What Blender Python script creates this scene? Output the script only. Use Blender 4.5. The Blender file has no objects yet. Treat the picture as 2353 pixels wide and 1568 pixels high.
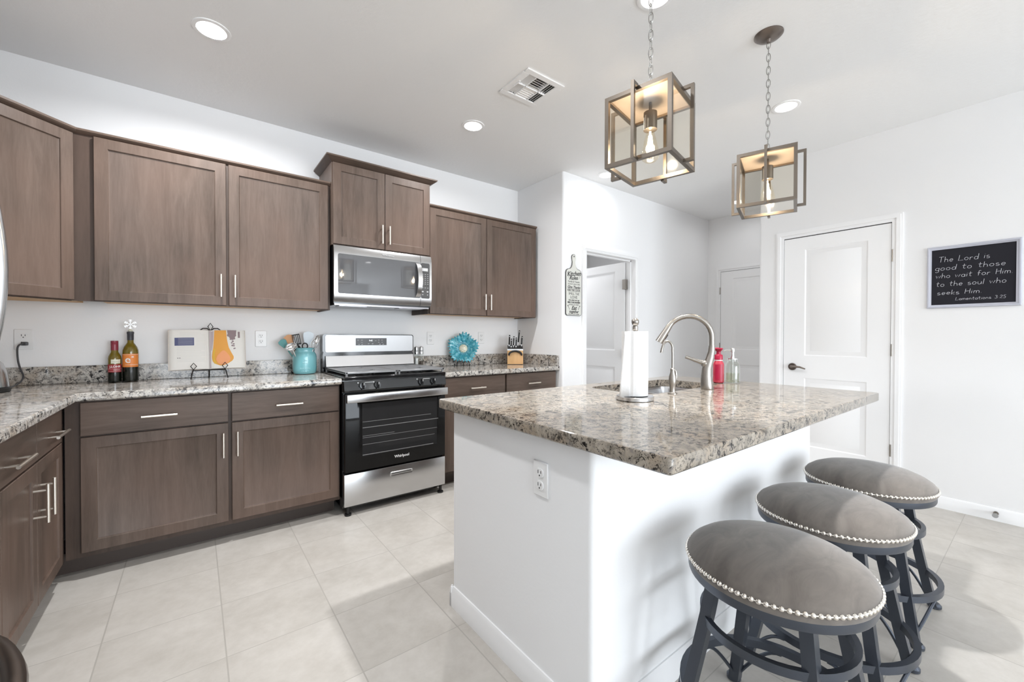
import bpy, bmesh, math, random
from mathutils import Matrix, Vector
R = math.radians
random.seed(7)
S = bpy.context.scene
COL = S.collection

# ------------------------------------------------------------------ camera
CAM_H = 1.19
cd = bpy.data.cameras.new('camera')
cam = bpy.data.objects.new('camera', cd); COL.objects.link(cam)
cd.sensor_fit = 'HORIZONTAL'; cd.sensor_width = 36.0
cd.lens = 951.159 / 2353 * 36.0
cd.clip_start = 0.02
YAW, PITCH, ROLL = 0.653821, -0.0103582, 0.00190137
fw = Vector((math.sin(YAW) * math.cos(PITCH), math.cos(YAW) * math.cos(PITCH), math.sin(PITCH)))
rt0 = Vector((math.cos(YAW), -math.sin(YAW), 0)); up0 = rt0.cross(fw)
rt = math.cos(ROLL) * rt0 + math.sin(ROLL) * up0
up = math.cos(ROLL) * up0 - math.sin(ROLL) * rt0
cam.matrix_world = Matrix(((rt.x, up.x, -fw.x, 0), (rt.y, up.y, -fw.y, 0), (rt.z, up.z, -fw.z, CAM_H), (0, 0, 0, 1)))
S.camera = cam

# ------------------------------------------------------------------ view, world, daylight
S.view_settings.view_transform = 'Standard'
S.view_settings.look = 'None'
S.view_settings.gamma = 1.0
S.view_settings.use_curve_mapping = False
S.view_settings.exposure = 0.1
S.cycles.max_bounces = 9; S.cycles.diffuse_bounces = 5; S.cycles.glossy_bounces = 4
S.cycles.transmission_bounces = 6; S.cycles.transparent_max_bounces = 16
S.cycles.caustics_reflective = False; S.cycles.caustics_refractive = False
S.cycles.sample_clamp_indirect = 4.0
S.cycles.use_denoising = True
w = bpy.data.worlds.new('world'); S.world = w; w.use_nodes = True
w.node_tree.nodes['Background'].inputs[0].default_value = (0.75, 0.88, 1.0, 1)
w.node_tree.nodes['Background'].inputs[1].default_value = 1.0

def area(name, loc, rot, sx, sy, power, col=(1, 1, 1), shape='RECTANGLE', parent=None, spread=180):
    l = bpy.data.lights.new(name, 'AREA'); l.shape = shape; l.size = sx; l.size_y = sy
    l.energy = power; l.color = col; l.spread = R(spread)
    o = bpy.data.objects.new(name, l); COL.objects.link(o)
    o.location = loc; o.rotation_euler = rot
    if parent: o.parent = parent
    return o
DAY = (0.86, 0.93, 1.0)
CAN_COL = (0.975, 0.985, 1.0)
DAY_POWER = 290.0
BY = -6.5                                     # wall behind the camera
area('daylight_fill', (2.72, BY + .06, 1.3), (R(90), 0, 0), 2.6, 2.1, DAY_POWER * .68, DAY)  # unseen window light, sized and placed as fill
area('daylight_fill', (.15, BY + .06, 1.3), (R(90), 0, 0), 1.7, 2.1, DAY_POWER * .36, DAY)  # second lamp, added to soften the stool shadows

# ------------------------------------------------------------------ materials
def mat(name, col=(.8, .8, .8), rough=.5, metal=0.0, spec=.5, emit=None, estr=0, trans=0, ior=1.45, coat=0, alpha=1, sheen=0):
    m = bpy.data.materials.new(name); m.use_nodes = True
    b = m.node_tree.nodes['Principled BSDF']
    b.inputs['Base Color'].default_value = (*col, 1)
    b.inputs['Roughness'].default_value = rough
    b.inputs['Metallic'].default_value = metal
    b.inputs['Specular IOR Level'].default_value = spec
    b.inputs['IOR'].default_value = ior
    b.inputs['Transmission Weight'].default_value = trans
    b.inputs['Coat Weight'].default_value = coat
    b.inputs['Coat Roughness'].default_value = .15
    b.inputs['Sheen Weight'].default_value = sheen
    b.inputs['Alpha'].default_value = alpha
    if emit:
        b.inputs['Emission Color'].default_value = (*emit, 1); b.inputs['Emission Strength'].default_value = estr
    return m
class NT:
    def __init__(s, m): s.t = m.node_tree; s.b = s.t.nodes['Principled BSDF']
    def n(s, typ, **k):
        o = s.t.nodes.new(typ)
        for a, v in k.items():
            if a.startswith('i_'): o.inputs[a[2:].replace('_', ' ')].default_value = v
            else: setattr(o, a, v)
        return o
    def l(s, a, b): s.t.links.new(a, b)
    def coords(s, scale=(1, 1, 1), rot=(0, 0, 0), loc=(0, 0, 0)):
        c = s.n('ShaderNodeTexCoord'); mp = s.n('ShaderNodeMapping')
        mp.inputs['Scale'].default_value = scale; mp.inputs['Rotation'].default_value = rot; mp.inputs['Location'].default_value = loc
        s.l(c.outputs['Object'], mp.inputs['Vector']); return mp.outputs['Vector']
    def noise(s, vec, scale, detail=4, rough=.55, dist=0):
        o = s.n('ShaderNodeTexNoise'); o.inputs['Scale'].default_value = scale; o.inputs['Detail'].default_value = detail
        o.inputs['Roughness'].default_value = rough; o.inputs['Distortion'].default_value = dist
        s.l(vec, o.inputs['Vector']); return o.outputs['Fac']
    def ramp(s, fac, stops, interp='LINEAR'):
        o = s.n('ShaderNodeValToRGB'); o.color_ramp.interpolation = interp
        e = o.color_ramp.elements
        while len(e) < len(stops): e.new(.5)
        for i, (p, c) in enumerate(stops):
            e[i].position = p; e[i].color = (*c, 1) if len(c) == 3 else c
        s.l(fac, o.inputs['Fac']); return o.outputs['Color']
    def mix(s, fac, a, b, typ='MIX'):
        o = s.n('ShaderNodeMix', data_type='RGBA', blend_type=typ)
        for v, k in ((fac, 0), (a, 6), (b, 7)):
            if hasattr(v, 'links'): s.l(v, o.inputs[k])
            else: o.inputs[k].default_value = v if k == 0 else (*v, 1)
        return o.outputs[2]
    def bump(s, h, strength=.1, dist=.002):
        o = s.n('ShaderNodeBump'); o.inputs['Strength'].default_value = strength; o.inputs['Distance'].default_value = dist
        s.l(h, o.inputs['Height']); s.l(o.outputs['Normal'], s.b.inputs['Normal'])
    def col(s, c): s.l(c, s.b.inputs['Base Color'])

def paint(name, col, sc, strength, rough=.55):
    m = mat(name, col, rough, spec=.25); t = NT(m); v = t.coords()
    t.bump(t.noise(v, sc, 3, .6), strength, .003); return m
M_WALL = paint('white_wall_paint', (.89, .89, .895), 70, .12)
M_CEIL = paint('white_ceiling_paint', (.90, .90, .90), 38, .42, .7)
M_TRIM = mat('white_trim_paint', (.90, .90, .905), .32, spec=.4)
M_PLASTIC = mat('white_plastic', (.86, .86, .86), .3)
M_SLOT = mat('dark_slot', (.05, .05, .05), .6)

def wood(name, sc, dark, light, rough=.40, rsc=1.0):
    m = mat(name, light, rough, spec=.32); t = NT(m); v = t.coords(sc)
    f1 = t.noise(v, 2.2 * rsc, 6, .6, .6); f2 = t.noise(v, 14 * rsc, 3, .6)
    big = t.noise(t.coords((1.6, 1.6, 1.1)), 1.7, 2, .5)
    c1 = t.ramp(f1, [(.3, dark), (.7, light)])
    c2 = t.mix(.22, c1, t.ramp(f2, [(.35, dark), (.65, light)]))
    c3 = t.mix(t.ramp(big, [(.35, (0, 0, 0)), (.7, (.5, .5, .5))]), c2, tuple(x * y for x, y in zip(light, (1.28, 1.12, 1.05))))
    t.col(c3); t.bump(f2, .03, .001); return m
WD, WL = (.070, .050, .039), (.143, .105, .085)
M_WOODV = wood('walnut_stain_vertical', (9, 9, .9), WD, WL)
M_WOODH = wood('walnut_stain_horizontal', (.9, .9, 9), WD, WL)
M_DARKWOOD = wood('walnut_stain_dark', (9, 9, .9), (.05, .035, .028), (.09, .065, .052), .45)
M_TOE = mat('toe_kick_brown', (.062, .045, .037), .45)
M_MAPLE = wood('natural_maple', (6, 6, 1), (.50, .30, .13), (.62, .40, .20), .5)
M_BLOCKWOOD = wood('beech_block', (8, 8, 1), (.50, .30, .13), (.66, .43, .22), .4)

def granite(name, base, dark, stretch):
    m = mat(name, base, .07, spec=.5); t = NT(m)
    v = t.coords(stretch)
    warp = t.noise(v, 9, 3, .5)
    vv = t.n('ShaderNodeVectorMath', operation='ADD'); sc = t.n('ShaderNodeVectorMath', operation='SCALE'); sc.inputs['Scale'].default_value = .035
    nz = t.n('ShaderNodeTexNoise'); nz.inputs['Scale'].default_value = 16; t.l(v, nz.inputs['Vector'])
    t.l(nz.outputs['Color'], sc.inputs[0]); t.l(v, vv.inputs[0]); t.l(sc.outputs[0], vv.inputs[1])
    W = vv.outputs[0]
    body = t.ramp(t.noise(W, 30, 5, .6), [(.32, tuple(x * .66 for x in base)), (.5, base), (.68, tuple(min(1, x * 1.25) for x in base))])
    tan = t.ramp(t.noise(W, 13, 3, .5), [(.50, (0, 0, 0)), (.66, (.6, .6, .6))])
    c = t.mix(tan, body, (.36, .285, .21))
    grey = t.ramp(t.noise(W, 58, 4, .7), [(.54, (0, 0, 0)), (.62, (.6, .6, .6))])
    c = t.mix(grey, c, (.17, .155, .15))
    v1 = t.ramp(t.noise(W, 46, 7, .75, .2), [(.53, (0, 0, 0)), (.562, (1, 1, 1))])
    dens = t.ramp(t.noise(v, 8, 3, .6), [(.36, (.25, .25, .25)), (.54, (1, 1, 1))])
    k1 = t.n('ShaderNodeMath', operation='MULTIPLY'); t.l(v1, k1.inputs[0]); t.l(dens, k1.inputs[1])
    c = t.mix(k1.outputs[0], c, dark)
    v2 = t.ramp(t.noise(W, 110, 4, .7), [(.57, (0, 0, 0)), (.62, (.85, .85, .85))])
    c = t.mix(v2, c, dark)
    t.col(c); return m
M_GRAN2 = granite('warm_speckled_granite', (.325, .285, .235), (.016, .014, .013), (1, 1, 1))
M_GRAN = granite('speckled_granite', (.53, .50, .46), (.020, .019, .021), (1, 1.0, 1.0))

def stainless(name, col, rough, sc=(1, 1, 160)):
    m = mat(name, col, rough, 1.0); t = NT(m); t.bump(t.noise(t.coords(sc), 6, 2, .5), .02, .001); return m
M_STEEL = stainless('brushed_stainless', (.58, .58, .585), .24)
M_STEEL_BG = stainless('soft_stainless', (.44, .44, .445), .40)
M_PLATE = mat('lantern_top_plate', (.50, .42, .35), .55, .6)  # paler than the frame: bulb glow is put into this colour
M_STEEL_D = stainless('dark_stainless', (.30, .29, .30), .26)
M_NICKEL = mat('brushed_nickel', (.36, .335, .305), .28, 1.0)
M_PULL = mat('satin_nickel_pull', (.82, .76, .68), .32, 1.0)
M_CHROME = mat('polished_chrome', (.8, .8, .8), .08, 1.0)
M_LANTERN = mat('antique_nickel', (.20, .172, .145), .33, 1.0)
M_BRONZE = mat('aged_bronze', (.20, .17, .15), .30, 1.0)
M_BLACK = mat('black_enamel', (.008, .008, .009), .10, coat=.4)
M_BLACKM = mat('black_matte', (.014, .014, .014), .5)
M_IRON = mat('cast_iron_grey', (.27, .27, .275), .36, .5)
M_BGLASS = mat('black_oven_glass', (.003, .003, .0033), .03, spec=.3)
M_OVENWIN = mat('oven_window_glass', (.03, .03, .031), .04, spec=.3)
M_MWGLASS = mat('microwave_glass', (.10, .10, .105), .03, spec=.7)
M_PANELGREY = mat('dark_grey_panel', (.07, .07, .072), .25)
M_GREYTXT = mat('grey_print', (.55, .55, .55), .4)
M_WHITETXT = mat('white_print', (.82, .82, .82), .4)
M_BLACKTXT = mat('black_print', (.03, .03, .03), .6)
M_DISPLAY = mat('lit_digits', (.8, .8, .8), .4, emit=(.9, .95, 1), estr=1.2)

def thin_glass(name, tint, gl=.10, rough=.02):
    m = bpy.data.materials.new(name); m.use_nodes = True; t = m.node_tree; t.nodes.clear()
    o = t.nodes.new('ShaderNodeOutputMaterial'); mx = t.nodes.new('ShaderNodeMixShader')
    tr = t.nodes.new('ShaderNodeBsdfTransparent'); tr.inputs[0].default_value = (*tint, 1)
    g = t.nodes.new('ShaderNodeBsdfGlossy'); g.inputs[0].default_value = (1, 1, 1, 1); g.inputs['Roughness'].default_value = rough
    lw = t.nodes.new('ShaderNodeLayerWeight'); pw = t.nodes.new('ShaderNodeMath'); pw.operation = 'POWER'; pw.inputs[1].default_value = 4
    t.links.new(lw.outputs['Facing'], pw.inputs[0])
    ad = t.nodes.new('ShaderNodeMath'); ad.operation = 'MULTIPLY_ADD'; ad.inputs[1].default_value = .6; ad.inputs[2].default_value = gl; ad.use_clamp = True
    t.links.new(pw.outputs[0], ad.inputs[0]); t.links.new(ad.outputs[0], mx.inputs[0])
    t.links.new(tr.outputs[0], mx.inputs[1]); t.links.new(g.outputs[0], mx.inputs[2]); t.links.new(mx.outputs[0], o.inputs[0])
    return m
M_LGLASS = thin_glass('lantern_glass', (.972, .962, .935), .003, .12)
M_CGLASS = thin_glass('clear_bottle_glass', (.95, .965, .95), .04)
M_BULB = thin_glass('bulb_glass', (.99, .96, .9), .02)
M_FIL = mat('glowing_filament', (1, .8, .5), .5, emit=(1, .85, .64), estr=45)
M_LENS = mat('lit_can_lens', (1, 1, 1), .5, emit=(1, .98, .95), estr=7)
M_BAFFLE = mat('white_can_baffle', (.92, .92, .92), .45)

def floor_mat():
    m = mat('beige_porcelain_tile', (.5, .47, .43), .38, spec=.4); t = NT(m)
    PX, PY = .3805, .376
    c = t.n('ShaderNodeTexCoord'); mp = t.n('ShaderNodeMapping')
    mp.inputs['Location'].default_value = (-.849 / PX + 20, -.345 / PY + 20, 0); mp.inputs['Scale'].default_value = (1 / PX, 1 / PY, 1)
    t.l(c.outputs['Object'], mp.inputs['Vector'])
    fl = t.n('ShaderNodeVectorMath', operation='FLOOR'); fr = t.n('ShaderNodeVectorMath', operation='FRACTION')
    t.l(mp.outputs[0], fl.inputs[0]); t.l(mp.outputs[0], fr.inputs[0])
    sx = t.n('ShaderNodeSeparateXYZ'); t.l(fr.outputs[0], sx.inputs[0])
    def edge(o, wd):
        a = t.n('ShaderNodeMath', operation='PINGPONG'); a.inputs[1].default_value = .5; t.l(o, a.inputs[0])
        b = t.n('ShaderNodeMath', operation='LESS_THAN'); b.inputs[1].default_value = wd; t.l(a.outputs[0], b.inputs[0]); return b.outputs[0]
    mx = t.n('ShaderNodeMath', operation='MAXIMUM'); t.l(edge(sx.outputs[0], .0065), mx.inputs[0]); t.l(edge(sx.outputs[1], .0048), mx.inputs[1])
    wn = t.n('ShaderNodeTexWhiteNoise', noise_dimensions='3D'); t.l(fl.outputs[0], wn.inputs['Vector'])
    off = t.n('ShaderNodeVectorMath', operation='MULTIPLY_ADD'); off.inputs[1].default_value = (7, 7, 7)
    t.l(wn.outputs['Color'], off.inputs[0]); t.l(c.outputs['Object'], off.inputs[2])
    n1 = t.noise(off.outputs[0], 3.2, 5, .6, .5); n2 = t.noise(off.outputs[0], 22, 4, .65)
    base = t.ramp(n1, [(.30, (.435, .405, .365)), (.52, (.51, .48, .44)), (.72, (.57, .54, .50))])
    base = t.mix(.18, base, t.ramp(n2, [(.35, (.42, .39, .35)), (.65, (.64, .61, .57))]))
    t.col(t.mix(mx.outputs[0], base, (.40, .375, .34)))
    t.bump(t.ramp(mx.outputs[0], [(0, (1, 1, 1)), (1, (0, 0, 0))]), .25, .002); return m
M_FLOOR = floor_mat()

def suede():
    m = mat('taupe_suede', (.2, .18, .165), .85, spec=.15, sheen=.35); t = NT(m); v = t.coords((1, 2.2, 1))
    n1 = t.noise(v, 7, 5, .65, .8)
    t.col(t.ramp(n1, [(.3, (.122, .106, .094)), (.7, (.205, .180, .158))])); t.bump(t.noise(v, 300, 2), .05, .001); return m
M_SUEDE = suede()
M_STOOL = mat('slate_bronze_metal', (.085, .096, .118), .30, .75, spec=.5)
M_NAIL = mat('silver_nailheads', (.78, .74, .68), .2, 1.0)

# ------------------------------------------------------------------ mesh helpers
class B:
    def __init__(s, M=None): s.v = []; s.f = []; s.mi = []; s.M = M or Matrix.Identity(4); s.cur = 0
    def add(s, vs, fs, T=None):
        o = len(s.v); MM = s.M @ T if T is not None else s.M
        s.v += [MM @ Vector(p) for p in vs]; s.f += [tuple(i + o for i in f) for f in fs]; s.mi += [s.cur] * len(fs); return s
    def box(s, x0, x1, y0, y1, z0, z1, bev=0, T=None, seg=1):
        x0, x1 = sorted((x0, x1)); y0, y1 = sorted((y0, y1)); z0, z1 = sorted((z0, z1))
        if bev <= 0:
            return s.add([(x0, y0, z0), (x1, y0, z0), (x1, y1, z0), (x0, y1, z0), (x0, y0, z1), (x1, y0, z1), (x1, y1, z1), (x0, y1, z1)],
                         [(0, 3, 2, 1), (4, 5, 6, 7), (0, 1, 5, 4), (1, 2, 6, 5), (2, 3, 7, 6), (3, 0, 4, 7)], T)
        bm = bmesh.new(); bmesh.ops.create_cube(bm, size=1)
        for q in bm.verts: q.co = ((q.co.x + .5) * (x1 - x0) + x0, (q.co.y + .5) * (y1 - y0) + y0, (q.co.z + .5) * (z1 - z0) + z0)
        bmesh.ops.bevel(bm, geom=bm.edges[:], offset=min(bev, (x1 - x0) * .49, (y1 - y0) * .49, (z1 - z0) * .49), segments=seg, affect='EDGES', profile=.5)
        return s.bm(bm, T)
    def bm(s, bm, T=None):
        bm.verts.index_update(); s.add([q.co.copy() for q in bm.verts], [[q.index for q in f.verts] for f in bm.faces], T); bm.free(); return s
    def loft(s, rings, closed=True, cap0=True, cap1=True, T=None, loop=False):
        n = len(rings[0]); vs = [p for r in rings for p in r]; fs = []
        m = len(rings)
        for i in range(m if loop else m - 1):
            a, b = i * n, ((i + 1) % m) * n
            for j in range(n if closed else n - 1):
                k = (j + 1) % n; fs.append((a + j, a + k, b + k, b + j))
        if closed and not loop:
            if cap0: fs.append(tuple(range(n))[::-1])
            if cap1: fs.append(tuple((m - 1) * n + j for j in range(n)))
        return s.add(vs, fs, T)
    def tube(s, pts, r, n=8, loop=False, T=None, flat=None):
        pts = [Vector(p) for p in pts]; m = len(pts); rings = []; pu = None
        for i, p in enumerate(pts):
            if loop: d = pts[(i + 1) % m] - pts[i - 1]
            else: d = pts[min(i + 1, m - 1)] - pts[max(i - 1, 0)]
            d.normalize()
            if pu is None:
                a = Vector((0, 0, 1)) if abs(d.z) < .95 else Vector((1, 0, 0)); u = d.cross(a).normalized()
            else:
                u = (pu - d * pu.dot(d)); u = u.normalized() if u.length > 1e-6 else d.orthogonal().normalized()
            pu = u; q = d.cross(u).normalized()
            rr = r[i] if isinstance(r, (list, tuple)) else r
            a_, b_ = (rr, rr) if flat is None else (rr * flat[0], rr * flat[1])
            ph = math.pi / n if n == 4 else 0
            rings.append([p + u * a_ * math.cos(2 * math.pi * j / n + ph) + q * b_ * math.sin(2 * math.pi * j / n + ph) for j in range(n)])
        return s.loft(rings, True, True, True, T, loop)
    def cyl(s, p0, p1, r0, r1=None, n=20, T=None): return s.tube([p0, p1], [r0, r0 if r1 is None else r1], n, T=T)
    def lathe(s, prof, c=(0, 0, 0), n=32, T=None, cap0=True, cap1=True):
        rings = [[(c[0] + r * math.cos(2 * math.pi * j / n), c[1] + r * math.sin(2 * math.pi * j / n), c[2] + z) for j in range(n)] for r, z in prof]
        return s.loft(rings, True, cap0, cap1, T)
    def prism(s, poly, z0, z1, T=None):
        return s.loft([[(x, y, z0) for x, y in poly], [(x, y, z1) for x, y in poly]], T=T)
    def sphere(s, c, r, n=12, T=None, sz=1):
        k = max(6, n // 2); prof = [(max(1e-4, r * math.sin(math.pi * i / k)), -r * sz * math.cos(math.pi * i / k)) for i in range(k + 1)]
        return s.lathe(prof, c, n, T)
    def uv(s, i): s.cur = i; return s

W = {}
def wm(o): return W[o] if o else Matrix.Identity(4)
def thing(name, label, cat, loc=(0, 0, 0), rotz=0, group=None):
    o = bpy.data.objects.new(name, None); COL.objects.link(o); o.empty_display_size = .1
    o.location = loc; o.rotation_euler = (0, 0, rotz); o['label'] = label; o['category'] = cat
    if group: o['group'] = group
    W[o] = Matrix.Translation(loc) @ Matrix.Rotation(rotz, 4, 'Z'); return o
def mesh_from(b, name, mats, smooth=40):
    me = bpy.data.meshes.new(name); me.from_pydata([tuple(p) for p in b.v], [], [list(f) for f in b.f])
    mats = mats if isinstance(mats, (list, tuple)) else [mats]
    for m in mats: me.materials.append(m)
    if len(mats) > 1: me.polygons.foreach_set('material_index', b.mi)
    bm = bmesh.new(); bm.from_mesh(me); bmesh.ops.recalc_face_normals(bm, faces=bm.faces[:]); bm.to_mesh(me); bm.free()
    if smooth: me.shade_smooth(); me.set_sharp_from_angle(angle=R(smooth))
    me.update(); return me
def obj(name, b, mats, parent=None, smooth=40, label=None):
    me = mesh_from(b, name, mats, smooth)
    o = bpy.data.objects.new(name, me); COL.objects.link(o)
    if parent:
        o.parent = parent; me.transform(wm(parent).inverted()); W[o] = wm(parent)
    else:
        xs = [p.x for p in b.v]; ys = [p.y for p in b.v]; zs = [p.z for p in b.v]
        l = Vector(((min(xs) + max(xs)) / 2, (min(ys) + max(ys)) / 2, min(zs)))
        me.transform(Matrix.Translation(-l)); o.location = l; W[o] = Matrix.Translation(l)
    if label: o['label'] = label
    return o
def tag(o, label, cat, group=None):
    o['label'] = label; o['category'] = cat
    if group: o['group'] = group
    return o
def struct(name, b, m, parent=None, smooth=40):
    o = obj(name, b, m, parent, smooth)
    if not parent: o.location = o.location; o['kind'] = 'structure'
    return o
def struct_at_origin(name, b, m):
    me = mesh_from(b, name, m); o = bpy.data.objects.new(name, me); COL.objects.link(o); o['kind'] = 'structure'; W[o] = Matrix.Identity(4); return o
def sroot(name, loc):
    o = bpy.data.objects.new(name, None); COL.objects.link(o); o.location = loc; o['kind'] = 'structure'; W[o] = Matrix.Translation(loc); return o
def dup(o, loc, rotz, label, parent=None):
    def rec(x, p):
        c = x.copy(); COL.objects.link(c); c.parent = p
        for ch in x.children: rec(ch, c)
        return c
    c = rec(o, None); c.location = loc; c.rotation_euler = (0, 0, rotz); c['label'] = label
    W[c] = Matrix.Translation(loc) @ Matrix.Rotation(rotz, 4, 'Z'); return c
def text_b(b, s, size, T, extrude=.0004, shear=0, bold=0, align='CENTER', sx=1.0):
    cu = bpy.data.curves.new('t', 'FONT'); cu.body = s; cu.size = size; cu.align_x = align; cu.align_y = 'CENTER'
    cu.extrude = extrude; cu.shear = shear; cu.offset = bold; cu.resolution_u = 3
    o = bpy.data.objects.new('t', cu); COL.objects.link(o)
    dg = bpy.context.evaluated_depsgraph_get(); ev = o.evaluated_get(dg); me = ev.to_mesh()
    b.add([(q.co.x * sx, q.co.y, q.co.z) for q in me.vertices], [tuple(p.vertices) for p in me.polygons], T)
    ev.to_mesh_clear(); bpy.data.objects.remove(o); bpy.data.curves.remove(cu); return b
# text plane matrices: text x -> right, text y -> up, text z -> out of the surface
def face_mat(M): return M @ Matrix(((1, 0, 0, 0), (0, 0, -1, 0), (0, 1, 0, 0), (0, 0, 0, 1)))
def T3(x, y, z): return Matrix.Translation((x, y, z))
def RZ(a): return Matrix.Rotation(R(a), 4, 'Z')
def circ(n, r, c=(0, 0)): return [(c[0] + r * math.cos(2 * math.pi * i / n), c[1] + r * math.sin(2 * math.pi * i / n)) for i in range(n)]
def rrect(x0, x1, y0, y1, r, n=5):
    out = []
    for cx, cy, a0 in ((x1 - r, y1 - r, 0), (x0 + r, y1 - r, 90), (x0 + r, y0 + r, 180), (x1 - r, y0 + r, 270)):
        for i in range(n + 1):
            a = R(a0 + 90 * i / n); out.append((cx + r * math.cos(a), cy + r * math.sin(a)))
    return out
def fill(b, loops, z, flip=False):
    bm = bmesh.new(); es = []
    for lp in loops:
        vs = [bm.verts.new((x, y, z)) for x, y in lp]
        for i in range(len(vs)): es.append(bm.edges.new((vs[i], vs[(i + 1) % len(vs)])))
    bmesh.ops.triangle_fill(bm, use_beauty=True, use_dissolve=False, edges=es)
    b.bm(bm)
def wall_ring(b, lp, z0, z1, closed=True):
    b.loft([[(x, y, z0) for x, y in lp], [(x, y, z1) for x, y in lp]], True, False, False)

# ================================================================== ROOM SHELL
CZ = 2.743; YW = 3.487; XL = -1.095; XR = 4.13; YH = 2.80; XE = 2.745; XF = 5.44
b = B().box(XL - .1, XF + .1, BY - .1, 5.0, -.06, 0); struct_at_origin('floor', b, M_FLOOR)
CANS = [(.075, 2.605), (1.633, 2.607), (3.136, 2.613), (3.165, 1.104), (1.675, 1.115), (.10, 1.115), (.10, -.55), (1.65, -.55), (3.15, -.55),
        (.6, -2.6), (2.9, -2.6), (3.55, 4.1), (4.95, 2.2)]
VX0, VX1, VY0, VY1 = 1.53, 1.825, 1.847, 2.142
b = B(); CR = .066
loops = [[(XL - .1, BY - .1), (XF + .1, BY - .1), (XF + .1, 5.0), (XL - .1, 5.0)]] + [circ(28, CR, c) for c in CANS] + [[(VX0 + .03, VY0 + .03), (VX1 - .03, VY0 + .03), (VX1 - .03, VY1 - .03), (VX0 + .03, VY1 - .03)]]
fill(b, loops, CZ)
b.box(XL - .1, XF + .1, BY - .1, 5.0, CZ + .16, CZ + .2)
struct_at_origin('ceiling', b, M_CEIL)
ZT = CZ + .16
struct('wall_stove', B().box(XL - .1, XE + .0, YW, YW + .1, 0, ZT), M_WALL)
# pantry return: bullnose outer corner, then the wall with the open door
RB = .02
poly = [(XE, YW), (XE, YH + RB)] + [(XE + RB - RB * math.cos(R(a)), YH + RB - RB * math.sin(R(a))) for a in (22.5, 45, 67.5)] + [(XE + RB, YH), (3.045, YH), (3.045, YH + .115), (XE + .115, YH + .115), (XE + .115, YW)]
struct('wall_return', B().prism(poly, 0, ZT), M_WALL)
struct('wall_hall', B().box(3.86, XF, YH, YH + .115, 0, ZT).box(3.045, 3.86, YH, YH + .115, 2.05, ZT), M_WALL)
struct('wall_far', B().box(XF, XF + .1, 1.53, YH + .115, 0, ZT), M_WALL)
poly = [(XR, -1.0), (XR, 1.647 - RB)] + [(XR + RB - RB * math.cos(R(a)), 1.647 - RB + RB * math.sin(R(a))) for a in (22.5, 45, 67.5)] + [(XR + RB, 1.647), (XF, 1.647), (XF, 1.53), (XR + .115, 1.53), (XR + .115, -1.0)]
b = B().prism(poly, 0, ZT); b.box(XR, XR + .115, BY, -1.0, 0, ZT)
struct('wall_right', b, M_WALL)
struct('wall_left', B().box(XL - .1, XL, BY, YW, 0, ZT), M_WALL)
b = B().box(XL, -.75, BY - .1, BY, 0, ZT).box(1.05, 1.4, BY - .1, BY, 0, ZT).box(-.75, 1.05, BY - .1, BY, 0, .15).box(-.75, 1.05, BY - .1, BY, 2.35, ZT).box(4.05, XR, BY - .1, BY, 0, ZT).box(1.4, 4.05, BY - .1, BY, 0, .15).box(1.4, 4.05, BY - .1, BY, 2.35, ZT)
struct('wall_behind_camera', b, M_WALL)
# room behind the open door
struct('wall_back_room', B().box(2.6, XF, 4.9, 5.0, 0, ZT).box(2.76, 2.86, YW + .1, 4.9, 0, ZT).box(XF, XF + .1, YH + .115, 4.9, 0, ZT), M_WALL)
struct('wall_soffit', B().box(XL, -.392, .70, 1.632, 1.80, ZT), M_WALL)

def casing(b, M, w_, h, cw=.06):          # door trim around an opening, local x right, y out of wall is negative
    for x0, x1, z0, z1 in ((-cw, 0, 0, h + cw), (w_, w_ + cw, 0, h + cw)):
        b.box(x0, x1, -.012, 0, z0, z1, T=M); b.box(x0 + .012 if x0 < 0 else x0 + .024, x1 - .024 if x0 < 0 else x1 - .012, -.018, -.012, z0, z1 - .012, T=M)
    b.box(0, w_, -.012, 0, h, h + cw, T=M); b.box(-cw + .0125, w_ + cw - .0125, -.0186, -.012, h + .024, h + cw - .0125, T=M)
def two_panel(b, M, w_, h, t=.035, sl=.15, sr=.14, z=((.255, .835), (1.025, 1.93))):
    # face at y=0, panels with moulded bevels; body behind
    b.box(0, w_, .012, t, 0, h, T=M)
    xs = (sl, w_ - sr)
    b.box(0, xs[0], 0, .012, 0, h, T=M); b.box(xs[1], w_, 0, .012, 0, h, T=M)
    zs = [0, z[0][0], z[0][1], z[1][0], z[1][1], h]
    for i in (0, 2, 4): b.box(xs[0], xs[1], 0, .012, zs[i], zs[i + 1], T=M)
    for z0, z1 in z:
        def ring(d, y): return [(xs[0] + d, y, z0 + d), (xs[1] - d, y, z0 + d), (xs[1] - d, y, z1 - d), (xs[0] + d, y, z1 - d)]
        b.loft([ring(0, 0), ring(.016, .010), ring(.030, .010), ring(.048, .003)], True, False, True, T=M)
def hinge(parent, M, zs, x):
    for z in zs:
        h = B(); h.cyl((x, -.008, z - .045), (x, -.008, z + .045), .007, n=10, T=M); h.box(x - .012, x + .012, -.004, .001, z - .045, z + .045, T=M)
        obj('hinge', h, M_NICKEL, parent)
def lever(parent, M, x, z, sgn, m=M_BRONZE):
    h = B(); h.cyl((x, 0, z), (x, -.012, z), .032, .029, 20, T=M); h.cyl((x, -.012, z), (x, -.05, z), .011, n=12, T=M)
    h.tube([(x, -.05, z), (x + sgn * .03, -.055, z + .004), (x + sgn * .07, -.052, z + .002), (x + sgn * .11, -.05, z - .012)], [.010, .010, .008, .005], 10, T=M, flat=(1.0, 1.0))
    obj('door_handle', h, m, parent)
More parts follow.
